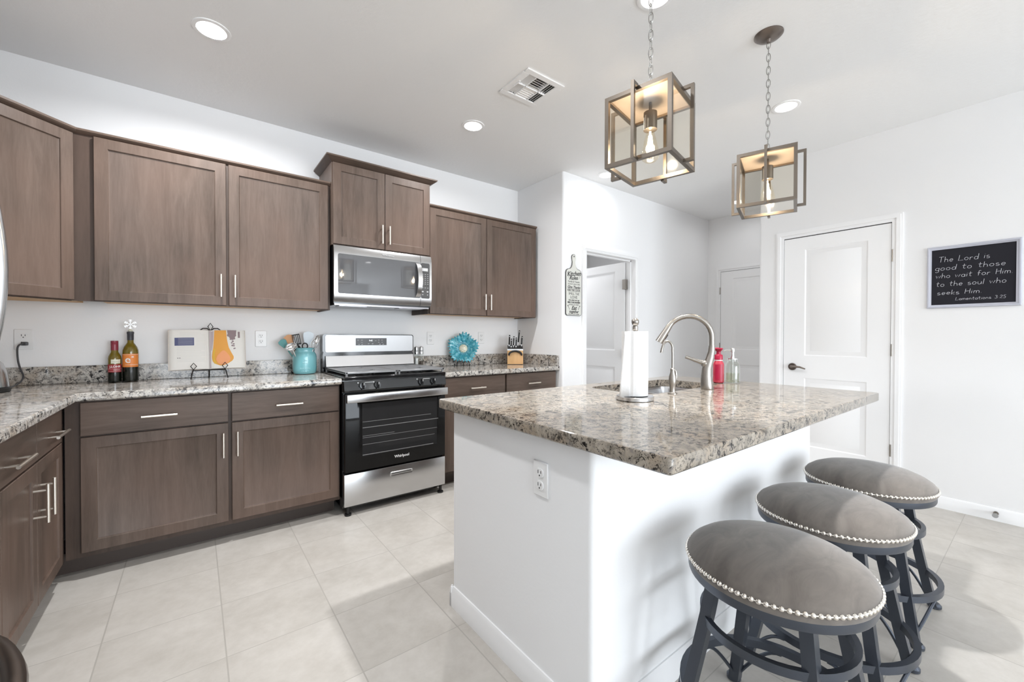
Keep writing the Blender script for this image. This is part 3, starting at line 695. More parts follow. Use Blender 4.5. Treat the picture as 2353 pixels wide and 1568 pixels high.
# backguard
b = B().box(x0 + .002, x1 - .002, 3.385, 3.46, .905, 1.05).box(x0 + .008, x1 - .008, 3.40, 3.46, 1.05, 1.075); obj('backguard_base', b, M_BLACK, t)
b = B(); b.loft([[(x, y, z) for x, z in rrect(x0 + .002, x1 - .002, 1.062, 1.206, .018, 5)] for y in (3.388, 3.45)]); obj('backguard', b, M_BLACK, t)
b = B(); b.loft([[(x, y, z) for x, z in rrect(x0 + .020, x1 - .010, 1.067, 1.200, .014, 5)] for y in (3.3835, 3.388)]); bg = obj('backguard_panel', b, M_STEEL_BG, t)
b = B(); b.loft([[(x, y, z) for y, z in ((3.384, .955), (3.352, .957), (3.372, 1.038), (3.384, 1.038))] for x in (x0 + .02, x1 - .012)]); obj('vent_trim', b, M_STEEL_BG, t)
b = B().box(1.02, 1.272, 3.382, 3.3836, 1.118, 1.176, .001); dp = obj('display', b, M_PANELGREY, bg)
b = B(); text_b(b, '9:43', .017, face_mat(T3(1.140, 3.3818, 1.156))); obj('clock_digits', b, M_DISPLAY, dp)
b = B()
for px, pz in ((1.038, 1.160), (1.068, 1.160), (1.068, 1.143), (1.045, 1.126), (1.070, 1.126), (1.122, 1.130), (1.155, 1.130), (1.180, 1.155), (1.206, 1.160), (1.232, 1.160), (1.206, 1.143), (1.234, 1.143), (1.215, 1.126), (1.242, 1.126)): b.box(px - .006, px + .006, 3.3812, 3.382, pz - .0018, pz + .0018)
obj('button_print', b, M_GREYTXT, dp)

# ================================================================== MICROWAVE
t = thing('microwave', 'stainless over-the-range microwave with dark glass door', 'microwave', (1.153, 3.28, 1.425))
x0, x1, MZ0, MZ1, MY = .779, 1.531, 1.437, 1.838, 3.078
b = B().box(x0 + .004, x1 - .004, MY + .022, YW - .003, 1.425, MZ1 - .002); obj('body', b, M_BLACK, t)
b = B(); b.loft([[(x, y, z) for y, z in ((MY + .022, MZ0), (MY + .012, MZ0), (MY + .002, MZ0 + .02), (MY - .004, MZ0 + .06), (MY - .004, MZ1 - .06), (MY + .002, MZ1 - .02), (MY + .01, MZ1), (MY + .022, MZ1))] for x in (x0, 1.434)]); fr = obj('door', b, M_STEEL, t)
b = B(); b.loft([[(x, y, z) for y, z in ((MY + .022, MZ0), (MY + .012, MZ0), (MY + .002, MZ0 + .02), (MY - .004, MZ0 + .06), (MY - .004, MZ1 - .06), (MY + .002, MZ1 - .02), (MY + .01, MZ1), (MY + .022, MZ1))] for x in (1.437, x1)]); cp = obj('control_surround', b, M_STEEL, t)
b = B(); b.loft([[(x, y, z) for x, z in rrect(x0 + .026, 1.433, 1.496, 1.779, .012, 4)] for y in (MY - .0052, MY + .001)]); obj('door_window', b, M_MWGLASS, fr)
b = B(); b.loft([[(x, y, z) for x, z in rrect(1.438, x1 - .018, 1.496, 1.779, .012, 4)] for y in (MY - .0052, MY + .001)]); pn = obj('control_panel', b, M_PANELGREY, cp)
b = B(); P = [(1.408, MY - .006, 1.505), (1.412, MY - .03, 1.53), (1.416, MY - .042, 1.59), (1.417, MY - .045, 1.64), (1.416, MY - .042, 1.69), (1.412, MY - .03, 1.75), (1.408, MY - .006, 1.775)]
b.loft([[(x - .018, y, z), (x + .018, y, z), (x + .018, y + .010, z), (x - .018, y + .010, z)] for x, y, z in P]); obj('handle', b, M_STEEL, fr)
b = B(); text_b(b, 'Whirlpool', .022, face_mat(T3(1.17, MY - .0035, 1.805)), bold=.0003); obj('logo', b, M_GREYTXT, fr)
b = B().box(1.447, 1.497, MY - .0062, MY - .005, 1.715, 1.740); dp = obj('display', b, M_GREYTXT, pn)
b = B(); text_b(b, '9:43', .016, face_mat(T3(1.474, MY - .0064, 1.7275))); obj('clock_digits', b, M_DISPLAY, dp)
b = B()
for i in range(8):
    for j in range(3):
        px, pz = 1.452 + j * .022, 1.690 - i * .0155
        if i in (6,) : continue
        b.box(px - .005, px + .005, MY - .006, MY - .005, pz - .0016, pz + .0016)
for px in (1.452, 1.494): b.box(px - .007, px + .007, MY - .006, MY - .005, 1.546, 1.556).box(px - .004, px + .004, MY - .006, MY - .005, 1.523, 1.529)
obj('button_print', b, M_GREYTXT, pn)
b = B().box(x0 + .01, x1 - .01, MY + .03, YW - .01, 1.415, 1.425).box(x0 + .05, x0 + .25, MY + .06, MY + .16, 1.411, 1.415).box(x1 - .25, x1 - .05, MY + .06, MY + .16, 1.411, 1.415); obj('vent_grille', b, M_STEEL_D, t)

# ================================================================== FRIDGE (only its far edge shows)
t = thing('refrigerator', 'stainless refrigerator at the left edge with bowed handles', 'refrigerator', (-.75, 1.17, 0))
b = B().box(XL + .01, -.455, .72, 1.628, .02, 1.775); obj('body', b, M_STEEL_D, t)
for y0, y1, z0, z1, nm in ((1.178, 1.630, 1.005, 1.785, 'door'), (.718, 1.172, 1.005, 1.785, 'door'), (.718, 1.63, .625, .995, 'drawer'), (.718, 1.63, .06, .560, 'drawer')):
    b = B().box(-.452, -.398, y0, y1, z0, z1, .012, seg=3); dd = obj(nm, b, M_STEEL_D if z0 > .6 else M_STEEL, t)  # brighter steel on the bottom drawer paints in the reflected floor
    b = B()
    if nm == 'door':
        yh = 1.452 if y0 > 1 else .90
        n = 14; pts = [(-.399 + .050 * math.sin(math.pi * i / n) ** .8, yh, 1.04 + .60 * i / n) for i in range(n + 1)]
        b.tube(pts, .012, 10)
    elif z0 < .3:
        n = 16; pts = [(-.392 + .108 * math.sin(math.pi * i / n) ** .8, 1.50 - .66 * i / n, .478) for i in range(n + 1)]
        b.tube(pts, .020, 10, flat=(1.0, 1.0))
    else:
        n = 12; pts = [(-.400 + .03 * math.sin(math.pi * i / n) ** .8, 1.42 - .50 * i / n, .94) for i in range(n + 1)]; b.tube(pts, .010, 8)
    obj('handle', b, M_STEEL if nm == 'door' else M_BRONZE, dd)  # bronze on the drawer handles paints in the brown they reflect

# ================================================================== BAR STOOLS
def make_stool(loc, label):
    t = thing('bar_stool', label, 'bar stool', loc, 0, 'round nailhead bar stools')
    M = W[t]; RS = .225
    b = B(M); prof = [(.001, .520), (.18, .520), (RS - .006, .526), (RS + .003, .545), (RS + .002, .560), (RS - .006, .574), (RS - .028, .590), (.165, .604), (.11, .613), (.05, .618), (.001, .619)]
    b.lathe(prof, n=56, cap0=True, cap1=True); obj('seat_cushion', b, M_SUEDE, t)
    b = B(M)
    N = 92
    for i in range(N):
        a = 2 * math.pi * i / N; c = Vector(((RS + .0025) * math.cos(a), (RS + .0025) * math.sin(a), .556))
        Tm = Matrix.Translation(c) @ Matrix.Rotation(a, 4, 'Z') @ Matrix.Rotation(R(90), 4, 'Y')
        b.lathe([(.0068, -.001), (.0060, .002), (.0038, .0042), (.0005, .0050)], n=10, T=Tm)
    b.tube([((RS + .002) * math.cos(2 * math.pi * i / 64), (RS + .002) * math.sin(2 * math.pi * i / 64), .556) for i in range(64)], .0022, 6, loop=True); obj('nailhead_trim', b, M_NAIL, t)
    b = B(M); b.lathe([(.15, .508), (RS - .012, .508), (RS - .004, .511), (RS - .002, .516), (RS - .002, .540), (RS - .010, .545), (.15, .542)], n=56, cap0=False, cap1=False); obj('seat_ring', b, M_STOOL, t)
    top, bot = .112, .192
    for sx in (-1, 1):
        for sy in (-1, 1):
            b = B(M)
            def P(z): k = top + (bot - top) * (1 - z / .51) ** 1.15; return k
            rings = []
            for z in (.012, .10, .2, .3, .4, .51):
                k = P(z); hw = .0155
                rings.append([(sx * k + hw * a_, sy * k + hw * c_, z) for a_, c_ in ((-1, -1), (1, -1), (1, 1), (-1, 1))])
            b.loft(rings); lg = obj('leg', b, M_STOOL, t, smooth=20)
            b = B(M); k = P(0); b.lathe([(.018, 0), (.023, .004), (.023, .014), (.016, .022)], (sx * (k + .004), sy * (k + .004), 0), 14); obj('foot_cap', b, M_STOOL, lg)
    def ring(nm, r, z, hw, hh):
        b = B(M); n = 48
        b.loft([[((r + o) * math.cos(2 * math.pi * i / n), (r + o) * math.sin(2 * math.pi * i / n), z + q) for o, q in ((-hw, -hh), (hw, -hh), (hw, hh), (-hw, hh))] for i in range(n)], True, loop=True); return obj(nm, b, M_STOOL, t)
    ring('foot_ring', .236, .165, .009, .0125); ring('upper_ring', .183, .385, .0075, .0115)
    # curved braces: from the foot ring sweeping down and in to each leg
    for sx in (-1, 1):
        for sy in (-1, 1):
            a0 = math.atan2(sy, sx)
            for da in (-1, 1):
                b = B(M); pts = []
                for i in range(9):
                    u = i / 8; an = a0 + da * (R(27) * (1 - u) ** 1.0 + R(3.0)); z = .150 - .105 * (1 - math.cos(u * math.pi / 2)) - .0 * u; rr = .236 + .020 * u
                    pts.append((rr * math.cos(an), rr * math.sin(an), z))
                b.tube(pts, .0058, 8); obj('brace', b, M_STOOL, t)
    return t
s1 = make_stool((1.29, .468, 0), 'grey suede round bar stool nearest the camera')
dup(s1, (1.833, .490, 0), 0, 'middle grey suede round bar stool, between the nearest and farthest stools')
dup(s1, (2.385, .500, 0), 0, 'grey suede round bar stool farthest back, in front of the closed white door')

# ================================================================== PENDANT LANTERNS
def make_lantern(loc, rot, label):
    t = thing('pendant_lantern', label, 'pendant light', loc, R(rot), 'square glass pendant lanterns')
    M = W[t]; h, S2, bw = .268, .1275, .0075
    b = B(M)
    for sx in (-1, 1):
        for sy in (-1, 1): b.box(sx * S2 - sx * 2 * bw, sx * S2, sy * S2 - sy * 2 * bw, sy * S2, 0, h)
    for z0, z1 in ((0, 2 * bw), (h - 2 * bw, h)):
        for s_ in (-1, 1):
            b.box(-S2 + 2 * bw, S2 - 2 * bw, s_ * S2 - s_ * 2 * bw, s_ * S2, z0, z1); b.box(s_ * S2 - s_ * 2 * bw, s_ * S2, -S2 + 2 * bw, S2 - 2 * bw, z0, z1)
    obj('frame', b, M_LANTERN, t)
    b = B(M).box(-S2 + 2 * bw, S2 - 2 * bw, -S2 + 2 * bw, S2 - 2 * bw, h - .006, h - .002); obj('top_plate', b, M_PLATE, t)
    for k in range(4):                       # rectangular side loops standing off each face
        Q = RZ(90 * k); b = B(M); o, q = .036, .006
        b.box(S2 + o - 2 * q, S2 + o, -q, q, -.004, h + .006, T=Q).box(S2 - .002, S2 + o - 2 * q, -q, q, -.004, .008, T=Q).box(S2 - .002, S2 + o - 2 * q, -q, q, h - .006, h + .006, T=Q)
        obj('side_loop', b, M_LANTERN, t)
        b = B(M).box(S2 - bw - .001, S2 - bw + .001, -S2 + 2 * bw, S2 - 2 * bw, 2 * bw, h - 2 * bw, T=Q); obj('glass_pane', b, M_LGLASS, t)
    b = B(M); b.cyl((0, 0, h - .006), (0, 0, h - .045), .006, n=10); b.cyl((0, 0, h - .045), (0, 0, h - .112), .0255, n=24); obj('socket', b, M_LANTERN, t)
    zb = h - .112
    b = B(M); b.lathe([(.0135, zb + .004), (.0145, zb - .01), (.021, zb - .035), (.030, zb - .075), (.034, zb - .098), (.031, zb - .112), (.018, zb - .124), (.001, zb - .128)], n=24, cap0=False); bu = obj('bulb', b, M_BULB, t)
    b = B(M)
    for k in range(6):
        a = math.pi / 3 * k; b.tube([(.005 * math.cos(a), .005 * math.sin(a), zb - .022), (.013 * math.cos(a), .013 * math.sin(a), zb - .095)], .0018, 6)
    b.cyl((0, 0, zb - .006), (0, 0, zb - .05), .0035, n=8); obj('filament', b, M_FIL, bu)
    b = B(M)
    for s_ in (-1, 1): b.box(s_ * .016 - .002, s_ * .016 + .002, -.003, .003, h, h + .042)
    b.box(-.018, .018, -.003, .003, h + .038, h + .042); obj('hanger_loop', b, M_LANTERN, t)
    zc_ = CZ - loc[2]; b = B(M); b.lathe([(.066, 0), (.066, -.004), (.055, -.014), (.03, -.022), (.012, -.025), (.008, -.04), (.001, -.042)], (0, 0, zc_), 32, cap0=False); obj('canopy', b, M_BRONZE, t)
    za, zbb = h + .034, zc_ - .034; n = 17; ln = (zbb - za) / n; b = B(M)
    for i in range(n):
        c = za + ln * (i + .5); hl = ln / 2 + .006; wv_ = .0085; pts = []
        for j in range(16):
            a = 2 * math.pi * j / 16; u, v = wv_ * math.cos(a), (hl) * math.sin(a) * (1.0)
            pts.append((u * (i % 2), u * (1 - i % 2), c + v) if False else ((u, 0, c + v) if i % 2 else (0, u, c + v)))
        b.tube(pts, .0017, 6, loop=True)
    ch = obj('chain', b, mat('chain_nickel', (.36, .35, .34), .3, 1.0), t)
    b = B(M); b.tube([(.004 * math.sin(i * 1.3), .004 * math.cos(i * 1.7), za + (zbb - za) * i / 20) for i in range(21)], .0016, 6); obj('cord', b, M_CGLASS, t)
    l = bpy.data.lights.new('bulb_light', 'POINT'); l.energy = 7.0; l.color = (1, .83, .64); l.shadow_soft_size = .02
    o = bpy.data.objects.new('bulb_light', l); COL.objects.link(o); o.parent = t; o.location = (0, 0, zb - .06)
    return t
make_lantern((1.405, .955, 1.836), 12, 'nearer square glass pendant lantern over the island, left of the other')
make_lantern((2.346, .900, 1.846), 18, 'farther square glass pendant lantern over the island, right of the other')

# ================================================================== ON THE STOVE-WALL COUNTER
ZC = CT1 + .0006
M_WINE = mat('dark_green_bottle', (.006, .008, .005), .05, coat=.3)
M_OLIVE = mat('olive_bottle_glass', (.16, .115, .012), .06, coat=.3)
M_ORANGE = mat('orange_label', (.75, .24, .05), .45); M_REDL = mat('dark_red_label', (.33, .025, .03), .4); M_CREAM = mat('cream_label', (.72, .72, .60), .5)
M_CAPG = mat('charcoal_foil', (.045, .045, .052), .35); M_CAPR = mat('burgundy_foil', (.24, .03, .05), .3)
def cyl_patch(b, c, r, a0, a1, z0, z1, n=14):
    b.loft([[(c[0] + r * math.cos(R(a0 + (a1 - a0) * i / n)), c[1] + r * math.sin(R(a0 + (a1 - a0) * i / n)), z) for i in range(n + 1)] for z in (z0, z1)], False)
def cyl_text(b, s, size, c, r, a, z, bold=0, shear=0):      # lettering bent round a bottle, centred at angle a
    q = B(); text_b(q, s, size, Matrix.Identity(4), .0003, shear, bold)
    b.add([(c[0] + (r + p.z) * math.cos(R(a) + p.x / r), c[1] + (r + p.z) * math.sin(R(a) + p.x / r), z + p.y) for p in q.v], q.f)
def bottle(loc, prof, zsplit, label, cat='wine bottle'):
    t = thing('wine_bottle', label, cat, loc, 0, 'wine bottles')
    M = W[t]
    lo = [p for p in prof if p[1] <= zsplit]; hi = [p for p in prof if p[1] >= zsplit]
    b = B(M); b.lathe(lo, n=32, cap1=False); obj('bottle_base', b, M_WINE, t)
    b = B(M); b.lathe(hi, n=32, cap0=False); obj('bottle_neck', b, M_OLIVE, t)
    return t
def aim(x, y): return math.degrees(math.atan2(-y, -x))
bx, by = -.311, 3.412
t = bottle((bx, by, ZC), [(.030, 0), (.036, .003), (.037, .010), (.037, .115), (.037, .175), (.036, .190), (.031, .208), (.022, .224), (.0150, .236), (.0145, .262), (.0145, .298)], .115, 'taller wine bottle with orange label and snowflake stopper')
a = aim(bx, by); b = B(); cyl_patch(b, (bx, by), .0376, a - 78, a + 66, ZC + .088, ZC + .168); lb = obj('label', b, M_ORANGE, t)
b = B(); cyl_text(b, 'e', .058, (bx, by), .0381, a - 20, ZC + .132, .0008); cyl_text(b, 'st', .016, (bx, by), .0381, a + 14, ZC + .150, .0004); cyl_patch(b, (bx, by), .0381, a - 40, a + 60, ZC + .1015, ZC + .103); cyl_patch(b, (bx, by), .0381, a - 70, a + 60, ZC + .162, ZC + .1632); obj('label_print', b, M_WHITETXT, lb)
b = B(T3(bx, by, ZC)); b.lathe([(.0152, .250), (.0156, .256), (.0160, .288), (.0172, .291), (.0172, .300), (.0150, .302)], n=24); obj('foil_capsule', b, M_CAPG, t)
t = thing('bottle_stopper', 'clear sparkly snowflake stopper on top of the taller wine bottle', 'bottle stopper', (bx, by, ZC + .3025))
Ms = T3(bx, by, ZC + .3025) @ RZ(a + 90)
b = B(Ms); b.lathe([(.010, 0), (.012, .003), (.008, .012), (.004, .016)], n=16); obj('stopper_plug', b, M_CREAM, t)
M_FLAKE = mat('frosted_acrylic', (.93, .94, .95), .12, spec=.7)
b = B(Ms)
for k in range(6):
    Q = T3(0, 0, .043) @ Matrix.Rotation(R(60 * k), 4, 'Y')
    b.box(-.002, .002, -.002, .002, 0, .031, T=Q)
    for z in (.014, .022):
        for s_ in (-1, 1): b.box(-.0015, .0015, -.0018, .0018, 0, .010, T=Q @ T3(0, 0, z) @ Matrix.Rotation(R(50 * s_), 4, 'Y'))
obj('snowflake', b, M_FLAKE, t)
bx, by = -.381, 3.405
t = bottle((bx, by, ZC), [(.024, 0), (.029, .003), (.030, .01), (.030, .085), (.030, .142), (.028, .155), (.022, .168), (.0165, .180), (.0165, .21), (.0165, .244)], .085, 'smaller wine bottle with dark red label and burgundy cap')
a = aim(bx, by); b = B(); cyl_patch(b, (bx, by), .0306, a - 75, a + 75, ZC + .060, ZC + .107); lb = obj('label', b, M_REDL, t)
b = B(); cyl_patch(b, (bx, by), .0308, a - 32, a + 52, ZC + .112, ZC + .136); l2 = obj('label', b, M_CREAM, t, label='small cream picture label')
b = B(); cyl_text(b, 'J.LOHR', .017, (bx, by), .0311, a + 4, ZC + .093, .0003); cyl_patch(b, (bx, by), .0311, a - 60, a + 66, ZC + .0795, ZC + .0805); cyl_patch(b, (bx, by), .0311, a - 60, a + 66, ZC + .0655, ZC + .0665); cyl_patch(b, (bx, by), .0311, a - 10, a + 50, ZC + .0725, ZC + .0740); obj('label_print', b, M_WHITETXT, lb)
b = B(); cyl_patch(b, (bx, by), .0311, a - 20, a + 25, ZC + .1235, ZC + .1245); cyl_patch(b, (bx, by), .0311, a - 5, a + 40, ZC + .120, ZC + .1207); obj('label_print', b, M_OLIVE, l2)
b = B(T3(bx, by, ZC)); b.lathe([(.0172, .190), (.0175, .22), (.0175, .228), (.0168, .229), (.0175, .230), (.0175, .245), (.016, .2465)], n=24); obj('screw_cap', b, M_CAPR, t)

# cookbook on its stand
t = thing('cookbook_stand', 'black wire cookbook easel with diamond finials', 'book stand', (.075, 3.36, ZC))
lean = 12; Mb = T3(.075, 3.345, ZC + .062) @ RZ(2) @ Matrix.Rotation(R(-lean), 4, 'X')   # local x right, y back, z up the page
def diamond(b, c, w_, h, M, r=.003): b.tube([(c[0] - w_, c[1], c[2]), (c[0], c[1], c[2] + h), (c[0] + w_, c[1], c[2]), (c[0], c[1], c[2] - h)], r, 6, loop=True, T=M)
M_WIRE = mat('black_wire', (.03, .028, .028), .4, .6)
b = B()
for s_ in (-1, 1):
    fx = .075 + s_ * .082
    b.tube([(fx + s_ * .014, 3.285, ZC + .003), (fx + s_ * .004, 3.300, ZC + .052), (fx, 3.31, ZC + .060)], .0038, 6)
    b.tube([(fx, 3.31, ZC + .060), (fx, 3.36, ZC + .058)], .0036, 6); diamond(b, (fx, 3.308, ZC + .083), .015, .021, Matrix.Identity(4))
b.tube([(-.007, 3.312, ZC + .056), (.157, 3.312, ZC + .056)], .0036, 6); b.tube([(.075, 3.36, ZC + .056), (.075, 3.43, ZC + .002)], .0036, 6); b.tube([(-.007, 3.36, ZC + .057), (.157, 3.36, ZC + .057)], .0036, 6)
b.tube([(.075, 3.365, ZC + .05), (.083, 3.425, ZC + .31)], .0036, 6); obj('stand_base', b, M_WIRE, t)
b = B(); top = (.083, 3.425, ZC + .31); diamond(b, (top[0], top[1], top[2] + .028), .014, .024, Matrix.Identity(4))
for s_ in (-1, 1): b.tube([(top[0], top[1], top[2]), (top[0] + s_ * .018, top[1], top[2] + .017), (top[0] + s_ * .04, top[1], top[2] + .017), (top[0] + s_ * .056, top[1], top[2] + .004)], .0036, 6)
obj('finial', b, M_WIRE, t)
t = thing('cookbook', 'open cookbook with a butternut squash photo on the right page', 'book', (.075, 3.36, ZC + .06))
M_PAGE = mat('book_page', (.80, .78, .74), .6); M_COVER = mat('book_edge', (.55, .50, .45), .6)
HB = .258
def page_surf(b, x0, x1, z0, z1, off=0, n=10):
    f = lambda x: -.010 * math.sin(min(1, abs(x) / .19) * math.pi) ** 1.0 - .012 * (1 - min(1, abs(x) / .02)) * -1 - off
    b.loft([[(x0 + (x1 - x0) * i / n, f(x0 + (x1 - x0) * i / n), z) for i in range(n + 1)] for z in (z0, z1)], False, T=Mb)
b = B().box(-.208, -.003, .014, .018, -.003, HB + .003, T=Mb).box(.003, .205, .014, .018, -.003, HB + .003, T=Mb).box(-.006, .006, .016, .020, -.003, HB + .003, T=Mb); obj('cover', b, M_COVER, t)
for x0, x1 in ((-.190, -.001), (.001, .186)):
    b = B(); n = 12; fx = lambda x: -.010 * math.sin(min(1, abs(x) / .19) * math.pi) + .012 * (1 - min(1, abs(x) / .02))
    xs = [x0 + (x1 - x0) * i / n for i in range(n + 1)]
    ring = lambda z: [(x, fx(x), z) for x in xs] + [(x + (.014 if x > 0 else -.014) * min(1, abs(x) / .19), .0138, z) for x in xs[::-1]]
    b.loft([ring(0), ring(HB)], T=Mb); pg = obj('page_block', b, M_PAGE, t)
    if x0 < 0:
        b = B(); page_surf(b, -.176, -.078, HB * .60, HB * .80, .0012); obj('text_panel', b, mat('navy_panel', (.10, .11, .22), .6), pg)
        b = B()
        for i in range(6): page_surf(b, -.158, -.084, HB * .63 + i * .0075, HB * .63 + i * .0075 + .0012, .0018, 6)
        obj('text_lines', b, M_GREYTXT, pg)
        b = B()
        M_FAINT = mat('faint_print', (.58, .57, .55), .6)
        for i in range(22):
            z = HB * .92 - i * .0098
            if HB * .59 < z < HB * .82: page_surf(b, -.068, -.012, z, z + .0011, .0011, 6)
            elif i < 20: page_surf(b, -.165 if z < HB * .6 else -.150, -.012 - .03 * ((i * 7) % 4 == 0), z, z + .0011, .0011, 8)
        obj('text_lines', b, M_FAINT, pg)
        b = B(); page_surf(b, -.163, -.158, .072, .076, .0013, 2); page_surf(b, -.153, -.148, .072, .076, .0013, 2); obj('text_marks', b, M_BLACKTXT, pg)
    else:
        def flat_on_page(b, poly, off):
            vs = [(x, fx(x) - off, z) for x, z in poly]; b.add(vs, [tuple(range(len(vs)))], Mb)
        M_SQ = mat('squash_orange', (.78, .36, .06), .5); M_SQ2 = mat('squash_gold', (.72, .44, .05), .5); M_FL = mat('squash_flesh', (.86, .36, .16), .5); M_MV = mat('mauve_print', (.28, .21, .22), .6)
        half = [(.0, .255), (.026, .255)]
        prof = [(.028, .252), (.026, .19), (.022, .14), (.016, .10), (.014, .07), (.020, .040), (.036, .022), (.060, .016), (.070, .020), (.085, .036), (.110, .038), (.130, .052), (.132, .075), (.118, .105), (.104, .14), (.096, .19), (.092, .252)]
        strips = B(); g = B()
        def strip(b, lf, rf, z0, z1, off, n=16):
            for i in range(n):
                za, zb = z0 + (z1 - z0) * i / n, z0 + (z1 - z0) * (i + 1) / n
                xa = [lf(za) + (rf(za) - lf(za)) * j / 8 for j in range(9)]; xb_ = [lf(zb) + (rf(zb) - lf(zb)) * j / 8 for j in range(9)]
                b.loft([[(x, fx(x) - off, za) for x in xa], [(x, fx(x) - off, zb) for x in xb_]], False, T=Mb)
        import bisect
        def interp(tab):
            def f_(z):
                for (z0, v0), (z1, v1) in zip(tab, tab[1:]):
                    if z <= z1: return v0 + (v1 - v0) * max(0, (z - z0)) / (z1 - z0)
                return tab[-1][1]
            return f_
        Lf = interp([(.018, .058), (.024, .036), (.040, .020), (.07, .014), (.10, .016), (.14, .022), (.19, .026), (.256, .030)])
        Rf = interp([(.018, .075), (.024, .088), (.040, .116), (.055, .132), (.075, .134), (.105, .120), (.14, .106), (.19, .098), (.256, .094)])
        strip(g, Lf, Rf, .018, .256, .0011); obj('squash_picture', g, M_SQ, pg)
        g = B(); Lf2 = lambda z: Lf(z) + .004; Rf2 = lambda z: Lf(z) + .014; strip(g, Lf2, Rf2, .03, .13, .0015); obj('squash_picture', g, M_SQ2, pg)
        Lc = interp([(.024, .060), (.035, .046), (.06, .036), (.085, .042), (.105, .058), (.118, .072)]); Rc = interp([(.024, .080), (.035, .100), (.06, .116), (.085, .108), (.105, .094), (.118, .082)])
        g = B(); strip(g, Lc, Rc, .024, .118, .0019); obj('squash_picture', g, M_FL, pg)
        g = B()
        def blob(cx_, cz_, r_): strip(g, lambda z: cx_ - math.sqrt(max(0, r_ * r_ - (z - cz_) ** 2)), lambda z: cx_ + math.sqrt(max(0, r_ * r_ - (z - cz_) ** 2)), cz_ - r_, min(.257, cz_ + r_), .0011, 8)
        strip(g, lambda z: .099 + .06 * (.257 - z) * 2, lambda z: .152 - .08 * (.257 - z), .222, .257, .0011, 8)
        for c_ in ((.108, .222, .010), (.121, .212, .012), (.134, .214, .011), (.142, .222, .009), (.128, .198, .009), (.138, .200, .007), (.118, .196, .006), (.130, .181, .006), (.124, .170, .005), (.135, .163, .0055), (.127, .152, .006), (.136, .150, .005), (.141, .133, .0045), (.136, .131, .004)): blob(*c_)
        strip(g, lambda z: .160, lambda z: .172, .205, .248, .0011, 3); obj('leaf_picture', g, M_MV, pg)
        g = B(); strip(g, lambda z: .003, lambda z: .010, .003, .256, .0011, 4); strip(g, lambda z: .012, interp([(.1, .013), (.2, .024), (.256, .026)]), .12, .25, .0011, 4); obj('page_picture', g, mat('lilac_print', (.52, .44, .46), .6), pg)

# utensil jar and its utensils
M_TEAL = mat('teal_glazed_ceramic', (.17, .43, .47), .16, coat=.5); M_TEAL2 = mat('pale_teal_glaze', (.27, .53, .57), .2)
jx, jy = .641, 3.345
t = thing('utensil_jar', 'teal glazed mason-style jar holding kitchen utensils', 'jar', (jx, jy, ZC)); M = W[t]
b = B(M); b.lathe([(.055, 0), (.070, .004), (.078, .018), (.080, .04), (.080, .125), (.077, .143), (.068, .158), (.066, .163), (.066, .186), (.068, .190), (.063, .192), (.060, .186), (.060, .165), (.070, .14), (.072, .02), (.05, .008)], n=44, cap0=True, cap1=True); obj('jar_body', b, M_TEAL, t)
a = aim(jx, jy); b = B(); cyl_text(b, 'MASON', .020, (jx, jy), .0803, a + 2, ZC + .044, .0003); cyl_text(b, 'CRAFT', .016, (jx, jy), .0803, a + 2, ZC + .024, .0003)
for i, (dz, s_) in enumerate(((.105, 1), (.096, -1), (.083, 1))): b.tube([(jx + .0806 * math.cos(R(a - 12 + k * 4)), jy + .0806 * math.sin(R(a - 12 + k * 4)), ZC + dz + .004 * s_ * math.sin(k)) for k in range(7)], .0011, 5)
obj('embossed_lettering', b, M_TEAL2, t)
M_COPPER = mat('copper_brown', (.38, .20, .10), .35, .6); M_SPAT = mat('teal_silicone', (.10, .30, .30), .5); M_WSIL = mat('pale_blue_silicone', (.72, .80, .86), .4)
Mj = T3(jx, jy, ZC) @ RZ(a + 90)        # local x right as seen from the camera, -y toward the camera
zr = .19
def utensil(name, label, cat, build, m, x0, y0, ang, tilt):
    Q = Mj @ T3(x0, y0, .02) @ Matrix.Rotation(R(ang), 4, 'Y') @ Matrix.Rotation(R(tilt), 4, 'X')
    b = B(); build(b, Q); o = obj(name, b, m); tag(o, label, cat, 'utensils in the teal jar'); return o
def stick(b, Q, L, r=.005): b.cyl((0, 0, 0), (0, 0, L), r, n=10, T=Q)
def paddle(b, Q, z0, z1, w0, w1, th=.004, yc=0):
    n = 8; rs = []
    for i in range(n + 1):
        u = i / n; wd = (w0 + (w1 - w0) * min(1, u * 1.6)); wd *= math.sqrt(max(.03, 1 - max(0, (u - .8) / .2) ** 2)) if u > .8 else 1
        rs.append([(-wd, yc - th, z0 + (z1 - z0) * u), (wd, yc - th, z0 + (z1 - z0) * u), (wd, yc + th, z0 + (z1 - z0) * u), (-wd, yc + th, z0 + (z1 - z0) * u)])
    b.loft(rs, T=Q)
def bowl(b, Q, z, rx, rz, dep):
    n = 20; rs = []
    for k in range(6):
        u = math.cos(k / 5 * math.pi / 2); d = dep * math.sin(k / 5 * math.pi / 2)
        rs.append([(rx * u * math.cos(2 * math.pi * i / n) + 1e-5, d, z + rz * u * math.sin(2 * math.pi * i / n)) for i in range(n)])
    b.loft(rs, True, False, False, T=Q); b.tube([(rx * math.cos(2 * math.pi * i / n), 0, z + rz * math.sin(2 * math.pi * i / n)) for i in range(n)], .002, 6, loop=True, T=Q)
utensil('wooden_spoon', 'copper-brown spoon at the back left of the teal jar', 'spoon', lambda b, Q: (stick(b, Q, .215), paddle(b, Q, .205, .285, .012, .032)), M_COPPER, -.010, .030, -21, -3)
utensil('spatula', 'teal silicone spatula leaning left in the teal jar', 'spatula', lambda b, Q: (stick(b, Q, .215), paddle(b, Q, .205, .268, .014, .027)), M_SPAT, -.015, .010, -31, 2)
